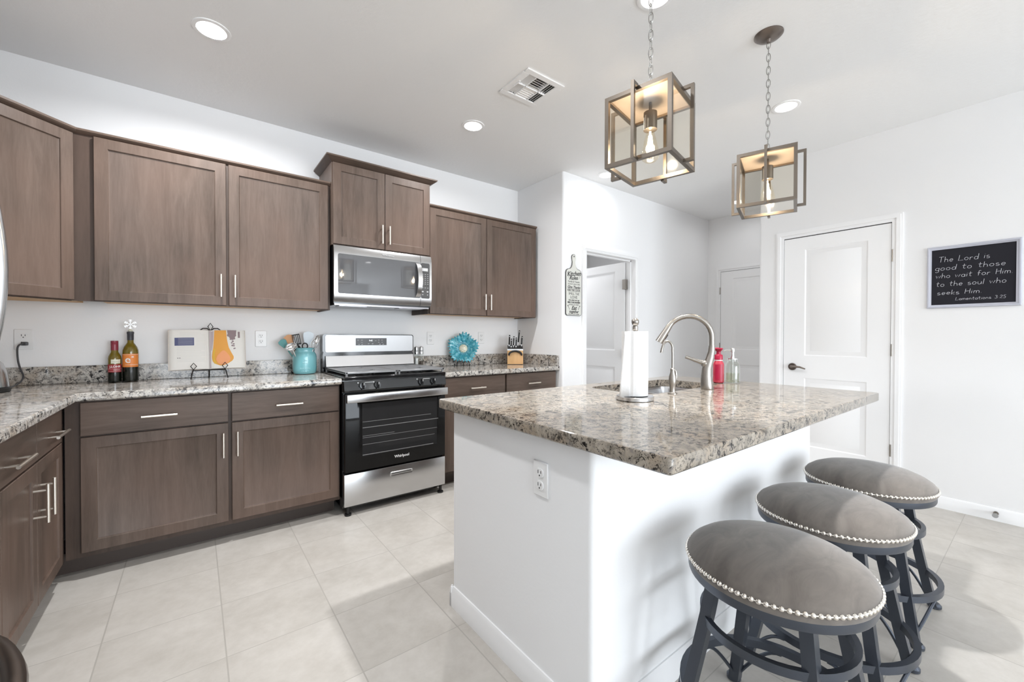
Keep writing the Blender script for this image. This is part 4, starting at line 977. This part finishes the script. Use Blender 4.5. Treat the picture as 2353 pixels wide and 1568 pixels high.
def slotted(b, Q):
    stick(b, Q, .20)
    for i in range(5): b.box(-.026 + i * .011 - .0 , -.026 + i * .011 + .0055, -.002, .002, .205, .272, T=Q)
    b.box(-.026, .0235, -.002, .002, .198, .208, T=Q).box(-.026, .0235, -.002, .002, .268, .276, T=Q)
utensil('slotted_turner', 'dark slotted turner in the teal jar', 'turner', slotted, M_BLACKM, -.006, -.008, -11, 3)
utensil('ladle', 'steel ladle leaning left at the front of the teal jar', 'ladle', lambda b, Q: (stick(b, Q, .175, .004), bowl(b, Q, .198, .036, .026, .026)), M_CHROME, -.012, -.03, -22, 10)
utensil('spatula', 'white silicone spatula standing tall in the teal jar', 'spatula', lambda b, Q: (stick(b, Q, .20), paddle(b, Q, .195, .292, .022, .035)), M_WSIL, .012, .016, 3, -2)
utensil('serving_spoon', 'steel serving spoon at the right of the teal jar', 'spoon', lambda b, Q: (stick(b, Q, .205, .004), bowl(b, Q, .240, .016, .030, .010)), M_CHROME, .022, .006, 15, 2)
def whisk(b, Q):
    stick(b, Q, .165, .006)
    for k in range(5):
        an = math.pi * k / 5; pts = [(.024 * math.sin(math.pi * i / 12) ** .8 * math.cos(an) * (1 if s_ else 1), .024 * math.sin(math.pi * i / 12) ** .8 * math.sin(an), .16 + .09 * (i / 12)) for s_ in (1,) for i in range(13)]
        b.tube(pts, .0011, 5, T=Q); b.tube([(-x, -y, z) for x, y, z in pts], .0011, 5, T=Q)
utensil('whisk', 'small wire whisk at the front right of the teal jar', 'whisk', whisk, M_CHROME, .018, -.025, 13, 4)
def loop_handle(b, Q): b.tube([(.017 * math.cos(2 * math.pi * i / 20), 0, .185 + .021 * math.sin(2 * math.pi * i / 20)) for i in range(20)], .0042, 8, loop=True, T=Q); stick(b, Q, .165, .004)
utensil('kitchen_tool', 'black loop-handled kitchen tool upright at the front of the teal jar', 'kitchen tool', loop_handle, M_BLACKM, .002, -.035, 0, 4)
utensil('kitchen_tool', 'black loop-handled kitchen tool leaning left behind the ladle', 'kitchen tool', lambda b, Q: (b.tube([(.016 * math.cos(2 * math.pi * i / 20), 0, .172 + .020 * math.sin(2 * math.pi * i / 20)) for i in range(20)], .0042, 8, loop=True, T=Q), stick(b, Q, .155, .004)), M_BLACKM, -.022, -.02, -8, 3)
# shakers
M_SALT = mat('white_salt', (.85, .85, .86), .4); M_PEPPER = mat('peppercorns', (.10, .075, .06), .6)
def grinder(x, y, m, label):
    t = thing('spice_grinder', label, 'grinder', (x, y, ZC), 0, 'salt and pepper grinders'); M = W[t]
    b = B(M); b.lathe([(.016, 0), (.0175, .002), (.0175, .118), (.016, .120)], n=24); obj('glass_body', b, M_CGLASS, t)
    b = B(M); b.lathe([(.0145, .003), (.0150, .005), (.0150, .085 if m == M_SALT else .055), (.01, .086 if m == M_SALT else .056)], n=20); obj('contents', b, m, t)
    b = B(M); b.lathe([(.018, .119), (.0182, .122), (.0182, .140), (.0175, .142), (.0182, .144), (.0182, .180), (.016, .184), (.006, .185), (.005, .192), (.001, .193)], n=24); obj('grinder_top', b, M_STEEL, t)
grinder(1.553, 3.415, M_SALT, 'salt grinder with steel top, directly beside the stove')
grinder(1.604, 3.425, M_PEPPER, 'pepper grinder with steel top, second from the stove')
# teal glass flower on its little easel
fx_, fy_ = 1.998, 3.360
t = thing('plate_stand', 'small black easel holding the teal glass flower', 'plate stand', (fx_, fy_, ZC)); Q = T3(fx_, fy_, ZC) @ RZ(-31)
b = B()
for s_ in (-1, 1):
    b.tube([(s_ * .058, -.045, .002), (s_ * .055, -.035, .03), (s_ * .05, -.02, .062)], .0042, 8, T=Q); b.sphere((s_ * .05, -.022, .066), .0065, 8, T=Q); b.sphere((s_ * .058, -.045, .006), .006, 8, T=Q)
b.tube([(-.05, -.02, .04), (.05, -.02, .04)], .0035, 6, T=Q); b.tube([(0, -.02, .04), (0, .075, .003)], .0042, 8, T=Q); b.sphere((0, .073, .007), .006, 8, T=Q); b.tube([(0, .01, .03), (0, .05, .16)], .0035, 6, T=Q); obj('easel', b, M_WIRE, t)
t = thing('glass_flower', 'ruffled teal glass flower plate with a pale centre', 'ornament', (fx_, fy_, ZC + .04)); Q = T3(fx_, fy_ - .0, ZC + .170) @ RZ(-31) @ Matrix.Rotation(R(-14), 4, 'X')
M_TGL = mat('teal_art_glass', (.05, .36, .46), .08, spec=.8, coat=.6); q = NT(M_TGL); q.col(q.ramp(q.noise(q.coords((1, 1, 1)), 24, 3, .6, 1.5), [(.32, (.02, .24, .34)), (.5, (.06, .40, .50)), (.68, (.32, .66, .74))]))
n = 120; rs = []
rng = random.Random(3)
edge = [1 + .07 * math.sin(i * 2 * math.pi / n * 5 + .6) + (.10 if (i // 2) % 2 else -.06) * rng.uniform(.3, 1) for i in range(n)]
for k, (u, d) in enumerate(((.30, .030), (.42, .028), (.62, .016), (.82, .0), (1.0, -.012))):
    ring = []
    for i in range(n):
        an = 2 * math.pi * i / n; e = 1 + (edge[i] - 1) * u ** 2; r_ = .134 * u * e; ruff = .008 * math.sin(an * 11) * u
        ring.append((r_ * math.cos(an), d + ruff, r_ * math.sin(an)))
    rs.append(ring)
b = B(); b.loft(rs, True, False, False, T=Q); pt = obj('petals', b, M_TGL, t); pt.modifiers.new('thick', 'SOLIDIFY').thickness = .004
M_PEARL = mat('pearly_centre', (.72, .68, .52), .2, coat=.6); q = NT(M_PEARL); q.col(q.ramp(q.noise(q.coords(), 90, 3, .6), [(.35, (.42, .52, .46)), (.5, (.78, .72, .52)), (.65, (.9, .88, .8))]))
b = B(); b.loft([[(.043 * u * math.cos(2 * math.pi * i / 32), .032 - dd, .043 * u * math.sin(2 * math.pi * i / 32)) for i in range(32)] for u, dd in ((1.0, 0), (.85, .012), (.5, .019), (.05, .021))], True, True, True, T=Q); obj('centre', b, M_PEARL, t)
b = B()
for i in range(26):
    an = 2 * math.pi * i / 26; b.tube([(.046 * math.cos(an), .026, .046 * math.sin(an)), (.060 * math.cos(an), .014, .060 * math.sin(an))], .0022, 5, T=Q)
obj('stamens', b, mat('ice_blue_glass', (.45, .70, .85), .1, coat=.5), t)
# knife block
kx, ky = 2.545, 3.270
t = thing('knife_block', 'light wood knife block with a steel collar', 'knife block', (kx, ky, ZC)); Q = T3(kx, ky, ZC) @ RZ(-36)
b = B(); b.loft([[(x, y, z) for y, z in ((-.055, .004), (.060, .004), (.075, .125), (.070, .185), (-.050, .152), (-.062, .05))] for x in (-.0775, .0775)], T=Q); obj('block_body', b, M_BLOCKWOOD, t)
b = B().box(-.074, .074, -.05, .055, 0, .004, T=Q); obj('block_base', b, M_BLACKM, t)
b = B(); b.loft([[(x, y, z) for y, z in ((-.0525, .140), (-.0515, .154), (.0715, .188), (.0765, .170), (.075, .168), (.069, .183), (-.0495, .150), (-.051, .139))] for x in (-.0785, .0785)], T=Q); obj('steel_collar', b, M_STEEL, t)
b = B(); b.loft([[(x, y, z) for y, z in ((-.049, .1545), (.068, .1865), (.0675, .1885), (-.0495, .1562))] for x in (-.075, .075)], T=Q); obj('slot_plate', b, M_BLACKM, t)
b = B(); pts = [(-.062, -.066, .098)] + [(.062 * math.cos(R(a_)), -.070, .098 + .036 * math.sin(R(a_))) for a_ in range(180, -1, -15)] + [(.062, -.066, .098)]
b = B(); b.tube(pts, .0095, 10, T=Q); sc_ = obj('kitchen_shears', b, M_BLACKM); tag(sc_, 'black arched handle of kitchen shears on the front of the knife block', 'shears')
KN = [(-.060, .02, .112, 3), (-.040, -.020, .086, 2), (-.017, .0, .105, 3), (.008, -.01, .095, 3), (.030, .045, .135, 6), (.064, .03, .098, 5)]
KL = ['leftmost black-handled knife in the block', 'short black-handled knife second from the left in the block', 'black-handled knife third from the left in the block', 'black-handled knife fourth from the left in the block', 'tallest black-handled knife, raised at the back of the block', 'rightmost black-handled knife standing apart in the block']
for (x, y, L_, tl), lab in zip(KN, KL):
    z0 = .172 + y * .28; k = thing('kitchen_knife', lab, 'knife', (Q @ Vector((x, y, z0))), 0, 'knives in the block'); P_ = Q @ T3(x, y, z0) @ Matrix.Rotation(R(tl), 4, 'Y') @ Matrix.Rotation(R(-8), 4, 'X')
    up_ = .022 if 'tallest' in lab else .004
    b = B(); b.box(-.0072, .0072, -.010, .010, up_ + .010, up_ + L_, .004, seg=2, T=P_); obj('handle', b, M_BLACKM, k)
    b = B(); b.box(-.0074, .0074, -.0102, .0102, up_, up_ + .012, .002, T=P_).box(-.0012, .0012, -.007, .007, -.03, up_, T=P_); b.cyl((0, -.0106, up_ + L_ - .016), (0, -.0096, up_ + L_ - .016), .004, n=8, T=P_); obj('bolster', b, M_CHROME, k)
# appliance and cord by the fridge
t = thing('electric_kettle', 'silver appliance edge peeking out beside the fridge', 'small appliance', (-.808, 3.12, ZC)); M = W[t]
b = B(M); b.lathe([(.080, 0), (.086, .003), (.088, .02), (.084, .022)], n=32); obj('kettle_base', b, M_BLACKM, t)
b = B(M); b.lathe([(.078, .022), (.082, .026), (.076, .09), (.062, .14), (.048, .155), (.012, .162), (.012, .172), (.001, .174)], n=32); obj('kettle_body', b, M_STEEL, t)
b = B(); Pl = Vector((-.750, YW - .008, 1.146))
b.box(Pl.x - .013, Pl.x + .013, Pl.y - .022, Pl.y, Pl.z - .010, Pl.z + .010, .004, seg=2)
pts = [(Pl.x, Pl.y - .02, Pl.z), (Pl.x - .012, Pl.y - .042, Pl.z - .006), (Pl.x - .018, Pl.y - .05, Pl.z - .03), (Pl.x - .016, Pl.y - .05, Pl.z - .09), (Pl.x - .006, Pl.y - .06, Pl.z - .135), (Pl.x + .008, Pl.y - .075, Pl.z - .175), (Pl.x + .005, Pl.y - .11, Pl.z - .205), (Pl.x - .005, Pl.y - .16, ZC + .012), (Pl.x - .01, Pl.y - .25, ZC + .006)]
def smooth_pts(p, n=6):
    p = [Vector(q) for q in p]; out = []
    for i in range(len(p) - 1):
        a_, b_, c_, d_ = p[max(i - 1, 0)], p[i], p[i + 1], p[min(i + 2, len(p) - 1)]
        for k in range(n):
            u = k / n; out.append(.5 * ((2 * b_) + (c_ - a_) * u + (2 * a_ - 5 * b_ + 4 * c_ - d_) * u * u + (3 * b_ - a_ - 3 * c_ + d_) * u ** 3))
    return out + [p[-1]]
b.tube(smooth_pts(pts), .0042, 8); tag(obj('power_cord', b, mat('grey_cord', (.06, .06, .065), .35)), 'dark power cord plugged into the outlet beside the fridge', 'cord')

# ================================================================== ON THE ISLAND
t = thing('paper_towel_holder', 'brushed steel paper towel holder on the island', 'paper towel holder', (1.534, 1.113, ZC)); M = W[t]
b = B(M); b.lathe([(.078, 0), (.080, .002), (.080, .016), (.078, .018)], n=48); obj('base', b, M_STEEL, t)
b = B(M); b.cyl((0, 0, .018), (0, 0, .322), .0072, n=16); b.lathe([(.011, .302), (.012, .305), (.012, .322), (.0075, .325)], n=16); obj('rod', b, M_NICKEL, t)
b = B(M); b.lathe([(.006, .322), (.013, .330), (.016, .340), (.015, .349), (.008, .357), (.001, .359)], n=20); obj('finial', b, M_NICKEL, t)
M_PT = paint('paper_towel_white', (.87, .87, .87), 160, .25, .9)
b = B(M); sp = []
for i in range(44):
    u = i / 43; an = R(-150) + u * 2 * math.pi; r_ = .054 + .004 * u; sp.append((r_ * math.cos(an), r_ * math.sin(an)))
# tail of the sheet hanging off tangentially to the left
a_e = R(-150); ex, ey = .058 * math.cos(a_e + 2 * math.pi), .058 * math.sin(a_e + 2 * math.pi)
core = [(.021 * math.cos(2 * math.pi * i / 44 + R(-150)), .021 * math.sin(2 * math.pi * i / 44 + R(-150))) for i in range(44)]
b.loft([[(x, y, .021) for x, y in sp], [(x, y, .300) for x, y in sp], [(x, y, .300) for x, y in core], [(x, y, .021) for x, y in core]], True, False, False, loop=True)
pr = obj('paper_roll', b, M_PT); tag(pr, 'white paper towel roll with a loose hanging sheet', 'paper towel')
b = B(M); dl = Vector((-.794, .608)); st = Vector((.0575 * math.cos(R(175)), .0575 * math.sin(R(175)))) 
P0_ = Vector((.0592 * math.cos(R(197)), .0592 * math.sin(R(197))))
def tail(k, z):
    u = k / 6; drop = max(0, (.2985 - z) / .28); p = P0_ + dl * (u * (.024 + .024 * drop)); q_ = p.normalized() * max(p.length, .0592); return (q_.x, q_.y, z)
b.loft([[tail(k, z) for k in range(7)] for z in (.020, .08, .15, .22, .28, .2985)], False)
lo = obj('loose_sheet', b, M_PT, pr); lo.modifiers.new('thick', 'SOLIDIFY').thickness = .002
# main faucet
fx0, fy0 = 2.150, 1.108
t = thing('kitchen_faucet', 'brushed nickel gooseneck pull-down faucet behind the sink', 'faucet', (fx0, fy0, ZC)); 
FD = math.degrees(math.atan2(.80, -.66)); Q = T3(fx0, fy0, ZC) @ RZ(FD)      # local +x : toward the spout
b = B(); rs = []
for z, r_, ox in ((0, .031, 0), (.004, .032, 0), (.03, .030, .002), (.07, .027, .004), (.11, .0245, .002), (.14, .023, -.006), (.17, .020, -.014), (.20, .017, -.020), (.23, .0155, -.0215)):
    rs.append([(ox + r_ * math.cos(2 * math.pi * i / 24), r_ * math.sin(2 * math.pi * i / 24), z) for i in range(24)])
b.loft(rs, T=Q); obj('faucet_body', b, M_NICKEL, t)
pts = [(-.0215, 0, .225), (-.0215, 0, .25)] + [(.0935 - .115 * math.cos(R(a_)), 0, .275 + .112 * math.sin(R(a_))) for a_ in range(0, 150, 12)]
b = B(); b.tube(pts, .0135, 16, T=Q); obj('gooseneck', b, M_NICKEL, t)
e = Vector(pts[-1]); d_ = Vector((.0565, 0, -.093)).normalized()
b = B(); b.tube([e - Vector((.010, 0, -.012)), e, e + d_ * .03, e + d_ * .065, e + d_ * .109], [.0138, .0148, .0168, .0188, .0205], 20, T=Q); sh = obj('spray_head', b, M_NICKEL, t)
c_ = e + d_ * .066; b = B(); b.box(-.021, -.015, -.006, .006, -.016, .016, .003, T=Q @ T3(*c_) @ Matrix.Rotation(R(-31), 4, 'Y')); obj('spray_button', b, M_BLACKM, sh)
b = B(); b.sphere((.012, 0, .135), .0205, 16, T=Q); b.tube([(.012, 0, .137), (.045, 0, .146), (.082, 0, .160), (.108, 0, .170)], [.015, .0105, .0085, .0095], 12, T=Q); obj('lever_handle', b, M_NICKEL, t)
# small filter tap
rx, ry = 1.846, 1.123
t = thing('filter_tap', 'slim brushed nickel filtered-water tap beside the sink', 'faucet', (rx, ry, ZC)); M = W[t]
b = B(M); b.lathe([(.022, 0), (.022, .003), (.014, .008), (.0125, .02), (.016, .045), (.0185, .062), (.016, .085), (.0105, .105), (.0105, .12), (.006, .124)], n=24); obj('tap_base', b, M_NICKEL, t)
Q = T3(rx, ry, ZC) @ RZ(FD); pts = [(0, 0, .12), (0, 0, .19), (0.001, 0, .213)] + [(.024 - .024 * math.cos(R(a_)), 0, .215 + .040 * math.sin(R(a_))) for a_ in range(12, 150, 12)]
l_ = pts[-1]; pts += [(l_[0] + .006, 0, l_[2] - .022), (l_[0] + .009, 0, l_[2] - .040)]
b = B(); b.tube(pts, [.0055] * (len(pts) - 2) + [.006, .0066], 12, T=Q); obj('tap_spout', b, M_NICKEL, t)
b = B(); b.tube([(-.008, 0, .118), (-.014, 0, .108), (-.017, 0, .085), (-.015, 0, .06)], [.004, .005, .005, .003], 8, T=Q); obj('tap_lever', b, M_NICKEL, t)
# soap bottles
t = thing('soap_dispenser', 'red foaming hand soap bottle beside the faucet', 'soap bottle', (2.505, 1.222, ZC)); M = W[t]
M_RED = mat('red_plastic', (.36, .012, .045), .3); M_REDLIQ = mat('red_soap', (.42, .035, .06), .15, coat=.5)
b = B(M); b.lathe([(.024, 0), (.030, .004), (.031, .012), (.031, .11), (.028, .122), (.022, .130), (.022, .135)], n=28); obj('bottle', b, M_REDLIQ, t)
b = B(M); cyl_patch(b, (0, 0), .0314, 180 - 10, 180 + 70, .02, .112); obj('bottle_label', b, M_RED, t)
b = B(M); b.lathe([(.0225, .134), (.0225, .139)], n=28); obj('clear_ring', b, M_PLASTIC, t)
b = B(M); b.lathe([(.0235, .139), (.0235, .164), (.020, .170), (.013, .172), (.012, .188), (.020, .197), (.026, .206), (.020, .210), (.001, .211)], n=28); b.tube([(0, 0, .203), (-.03, .024, .204), (-.042, .034, .199)], [.010, .008, .006], 10); obj('pump', b, M_RED, t)
t = thing('soap_dispenser', 'clear glass soap bottle with chrome pump, right of the red one', 'soap bottle', (2.56, 1.165, ZC)); M = W[t]
b = B(M); b.lathe([(.036, 0), (.040, .003), (.040, .10), (.036, .118), (.027, .128), (.027, .143), (.025, .143), (.025, .128), (.034, .116), (.037, .10), (.037, .006), (.001, .006)], n=32, cap1=False); obj('bottle', b, M_CGLASS, t)
b = B(M); b.lathe([(.0362, .007), (.0364, .06), (.001, .06)], n=24); obj('liquid', b, thin_glass('clear_soap', (.86, .86, .78), .02), t)
b = B(M); b.lathe([(.029, .143), (.029, .148), (.012, .150), (.010, .160), (.0085, .185), (.0115, .187), (.0115, .208), (.010, .210)], n=24); b.tube([(0, 0, .196), (-.032, .022, .198), (-.050, .034, .190)], [.005, .0035, .003], 8); b.cyl((0, 0, .143), (0, 0, .02), .003, n=8); obj('pump', b, M_CHROME, t)

# ================================================================== ON THE WALLS
t = thing('kitchen_sign', 'cream cutting-board wall sign of kitchen rules', 'sign', (2.878, YH, 1.39))
def sgn(x, z): return (x, z)
cx = 2.880
outl = []
for x, z in rrect(cx - .106, cx + .106, 1.392, 1.835, .02, 4): outl.append((x, z))
body_poly = [(cx + .106, 1.412), (cx + .106, 1.800), (cx + .098, 1.824), (cx + .078, 1.836), (cx + .050, 1.842), (cx + .032, 1.856), (cx + .022, 1.878), (cx + .018, 1.91), (cx + .026, 1.945), (cx + .024, 1.965), (cx + .012, 1.978), (cx, 1.981), (cx - .012, 1.978), (cx - .024, 1.965), (cx - .026, 1.945), (cx - .018, 1.91), (cx - .022, 1.878), (cx - .032, 1.856), (cx - .050, 1.842), (cx - .078, 1.836), (cx - .098, 1.824), (cx - .106, 1.800), (cx - .106, 1.412), (cx - .100, 1.398), (cx - .086, 1.392), (cx + .086, 1.392), (cx + .100, 1.398)]
M_SIGN = mat('cream_sign', (.70, .70, .65), .5); M_SIGNE = mat('sign_dark_edge', (.10, .10, .10), .5)
b = B(); b.loft([[(x, YH - .001, z) for x, z in body_poly], [(x, YH - .012, z) for x, z in body_poly]]); obj('board_edge', b, M_SIGNE, t)
sh_ = lambda p, k: [(cx + (x - cx) * (1 - k / .106), z + (k if z < 1.45 else -k)) for x, z in p]
b = B(); b.loft([[(x, YH - .011, z) for x, z in sh_(body_poly, .004)], [(x, YH - .0135, z) for x, z in sh_(body_poly, .0045)]]); bd = obj('board_face', b, M_SIGN, t)
b = B(); b.cyl((cx, YH - .0137, 1.958), (cx, YH - .0145, 1.958), .008, n=14); obj('hanging_hole', b, M_SIGNE, bd)
b = B(); yy = YH - .0138
def line(s, z, size, shear=0, bold=0, dx=0, rot=0, sx=1.0): text_b(b, s, size, face_mat(T3(cx + dx, yy, z) @ Matrix.Rotation(R(rot), 4, 'Y')), .0003, shear, bold, sx=sx)
line('Kitchen', 1.792, .060, .35, .0012, 0, -6); line('Rules', 1.752, .052, .35, .0012, -.006, -4)
line('Family & Friends', 1.716, .026, 0, 0, sx=.9); line('ALWAYS WELCOME', 1.692, .019, sx=.95); line('Give Thanks', 1.664, .036, .3, .0008, sx=.95)
line('KISS THE COOK', 1.634, .027, 0, .0006, sx=.88); line('SMELL THE', 1.600, .030, 0, 0, sx=1.0); line('LOVE', 1.567, .040, sx=1.0)
line('Use what you say', 1.540, .022, .3, .0006, sx=.95); line('MIND YOUR MANNERS', 1.518, .018, 0, .0010, sx=.9); line('OFFER TO HELP', 1.496, .022, sx=.9)
line('Eat', 1.464, .054, .35, .0012); line('together', 1.430, .036, .3, .0010); line('CLEAN UP AFTER YOURSELF', 1.406, .0125, 0, .0003, sx=.95)
for z in (1.648, 1.620): b.box(cx - .08, cx + .08, yy - .0003, yy, z - .0008, z + .0008)
for s_ in (-1, 1): b.tube([(cx + s_ * .078, yy, 1.484), (cx + s_ * .058, yy, 1.448)], .0018, 5); b.sphere((cx + s_ * .079, yy, 1.486), .005, 8)
b.tube([(cx - .085, yy, 1.800), (cx - .07, yy, 1.758), (cx - .06, yy, 1.738)], .001, 4); b.tube([(cx + .085, yy, 1.79), (cx + .07, yy, 1.752), (cx + .055, yy, 1.742)], .001, 4)
obj('lettering', b, M_BLACKTXT, bd, smooth=0)

# chalkboard with handwriting
t = thing('chalkboard', 'framed chalkboard with a handwritten verse on the right wall', 'chalkboard', (XR, .332, 1.395))
Mk = T3(XR, .543, 1.395) @ RZ(-90); Wk, Hk = .423, .427
M_CHFR = mat('lavender_grey_frame', (.52, .53, .60), .4); M_CHB = mat('chalkboard_black', (.015, .015, .021), .55, spec=.25)
b = B(); fwid = .022
def fr_ring(d, y): return [(d, y, d), (Wk - d, y, d), (Wk - d, y, Hk - d), (d, y, Hk - d)]
b.loft([fr_ring(0, -.001), fr_ring(0, -.012), fr_ring(.003, -.016), fr_ring(.010, -.016), fr_ring(.013, -.013), fr_ring(fwid, -.011), fr_ring(fwid, -.004)], True, True, False, T=Mk); obj('frame', b, M_CHFR, t)
b = B().box(fwid - .001, Wk - fwid + .001, -.006, -.002, fwid - .001, Hk - fwid + .001, T=Mk); bd = obj('slate', b, M_CHB, t)
def arc(cx_, cy_, rx_, ry_, a0, a1, n=10): return [(cx_ + rx_ * math.cos(R(a0 + (a1 - a0) * i / n)), cy_ + ry_ * math.sin(R(a0 + (a1 - a0) * i / n))) for i in range(n + 1)]
O = arc(.25, .25, .22, .25, 0, 360, 16)
GL = {'T': (.62, [[(0, 1), (.62, 1)], [(.3, 1), (.27, 0)]]), 'h': (.5, [[(.05, 1), (.03, 0)], [(.03, .28)] + arc(.23, .27, .2, .23, 180, 0, 8) + [(.44, 0)]]), 'e': (.48, [[(.04, .26), (.44, .28)] + arc(.24, .25, .2, .25, 8, 320, 14)]),
      'L': (.6, [[(.1, 1), (.02, 0), (.6, .04)]]), 'o': (.52, [O]), 'r': (.4, [[(.05, .5), (.04, 0)], [(.04, .3), (.18, .48), (.36, .46)]]), 'd': (.52, [O, [(.50, 1), (.47, 0)]]), 'i': (.16, [[(.08, .5), (.06, 0)], [(.09, .72), (.10, .74)]]),
      's': (.42, [arc(.21, .37, .18, .13, 60, 250, 8) + arc(.2, .12, .19, .13, 80, -150, 8)]), 'g': (.5, [O, [(.47, .5), (.45, -.15)] + arc(.25, -.2, .2, .2, 0, -150, 8)]), 't': (.44, [[(.2, .9), (.17, .1), (.28, 0), (.38, .06)], [(.02, .58), (.42, .62)]]),
      'w': (.66, [[(.02, .5), (.14, 0), (.32, .42), (.46, 0), (.64, .5)]]), 'a': (.52, [O, [(.47, .5), (.48, 0)]]), 'f': (.42, [[(.42, .92)] + arc(.3, .82, .13, .15, 60, 180, 6) + [(.15, 0)], [(.0, .5), (.36, .52)]]), 'H': (.62, [[(.05, 1), (.03, 0)], [(.58, 1), (.56, 0)], [(.04, .5), (.57, .52)]]),
      'm': (.7, [[(.04, .5), (.03, 0)], [(.03, .3)] + arc(.18, .3, .15, .2, 180, 0, 7) + [(.33, 0)], [(.33, .3)] + arc(.49, .3, .16, .2, 180, 0, 7) + [(.65, 0)]]), '.': (.15, [[(.05, .02), (.08, .03)]]), 'u': (.5, [[(.04, .5)] + arc(.23, .2, .19, .2, 180, 360, 8) + [(.44, .5)], [(.44, .5), (.45, 0)]]),
      'l': (.14, [[(.09, 1), (.05, 0)]]), 'k': (.44, [[(.05, 1), (.03, 0)], [(.38, .5), (.04, .22), (.42, 0)]]), 'n': (.48, [[(.04, .5), (.03, 0)], [(.03, .3)] + arc(.22, .28, .19, .22, 180, 0, 8) + [(.42, 0)]]), '3': (.5, [arc(.22, .76, .2, .22, 150, -80, 8) + arc(.22, .26, .24, .28, 80, -150, 9)]),
      ':': (.2, [[(.09, .55), (.1, .57)], [(.08, .15), (.09, .17)]]), '2': (.5, [arc(.24, .74, .2, .24, 160, -30, 8) + [(.02, .02), (.5, .04)]]), '5': (.5, [[(.46, 1), (.12, .98), (.1, .58)] + arc(.22, .3, .24, .3, 110, -140, 9)]), ' ': (.4, [])}
def chalk(s, x, z, xe, size, slope=0, wid=.0022):
    tot = sum(GL[c][0] + .12 for c in s); k = (xe - x) / tot; px = 0; b = B()
    for c in s + ' ':
        wdt, st_ = GL[c]; jit = rng.uniform(-.03, .03)
        for ln_ in st_:
            b.tube([(x + (px + q_[0] + q_[1] * .10) * k, -.0066, z + (q_[1] + jit) * size) for q_ in ln_], wid / 2, 5, T=Mk)
        px += wdt + .12
        if c == ' ': obj('chalk_word', b, M_CHALK, bd); b = B()
M_CHALK = mat('white_chalk', (.62, .62, .66), .9)
chalk('The Lord is', .055, .318, .295, .036); chalk('good to those', .038, .262, .362, .034); chalk('who wait for Him.', .042, .208, .392, .033); chalk('to the soul who', .044, .150, .365, .034); chalk('seeks Him.', .050, .092, .262, .031); chalk('Lamentations 3:25', .138, .050, .362, .020, wid=.0017)
# door stop on the baseboard
t = thing('door_stop', 'small grey door stop on the baseboard at the right', 'door stop', (XR - .014, .211, .055)); Q = T3(XR - .014, .211, .052) @ RZ(-90)
b = B(); b.cyl((0, 0, 0), (0, -.05, 0), .006, n=10, T=Q); b.cyl((0, 0, 0), (0, -.006, 0), .012, n=14, T=Q); obj('stem', b, M_NICKEL, t)
b = B(); b.cyl((0, -.05, 0), (0, -.066, 0), .012, .014, n=16, T=Q); obj('rubber_tip', b, mat('grey_rubber', (.35, .35, .35), .7), t)
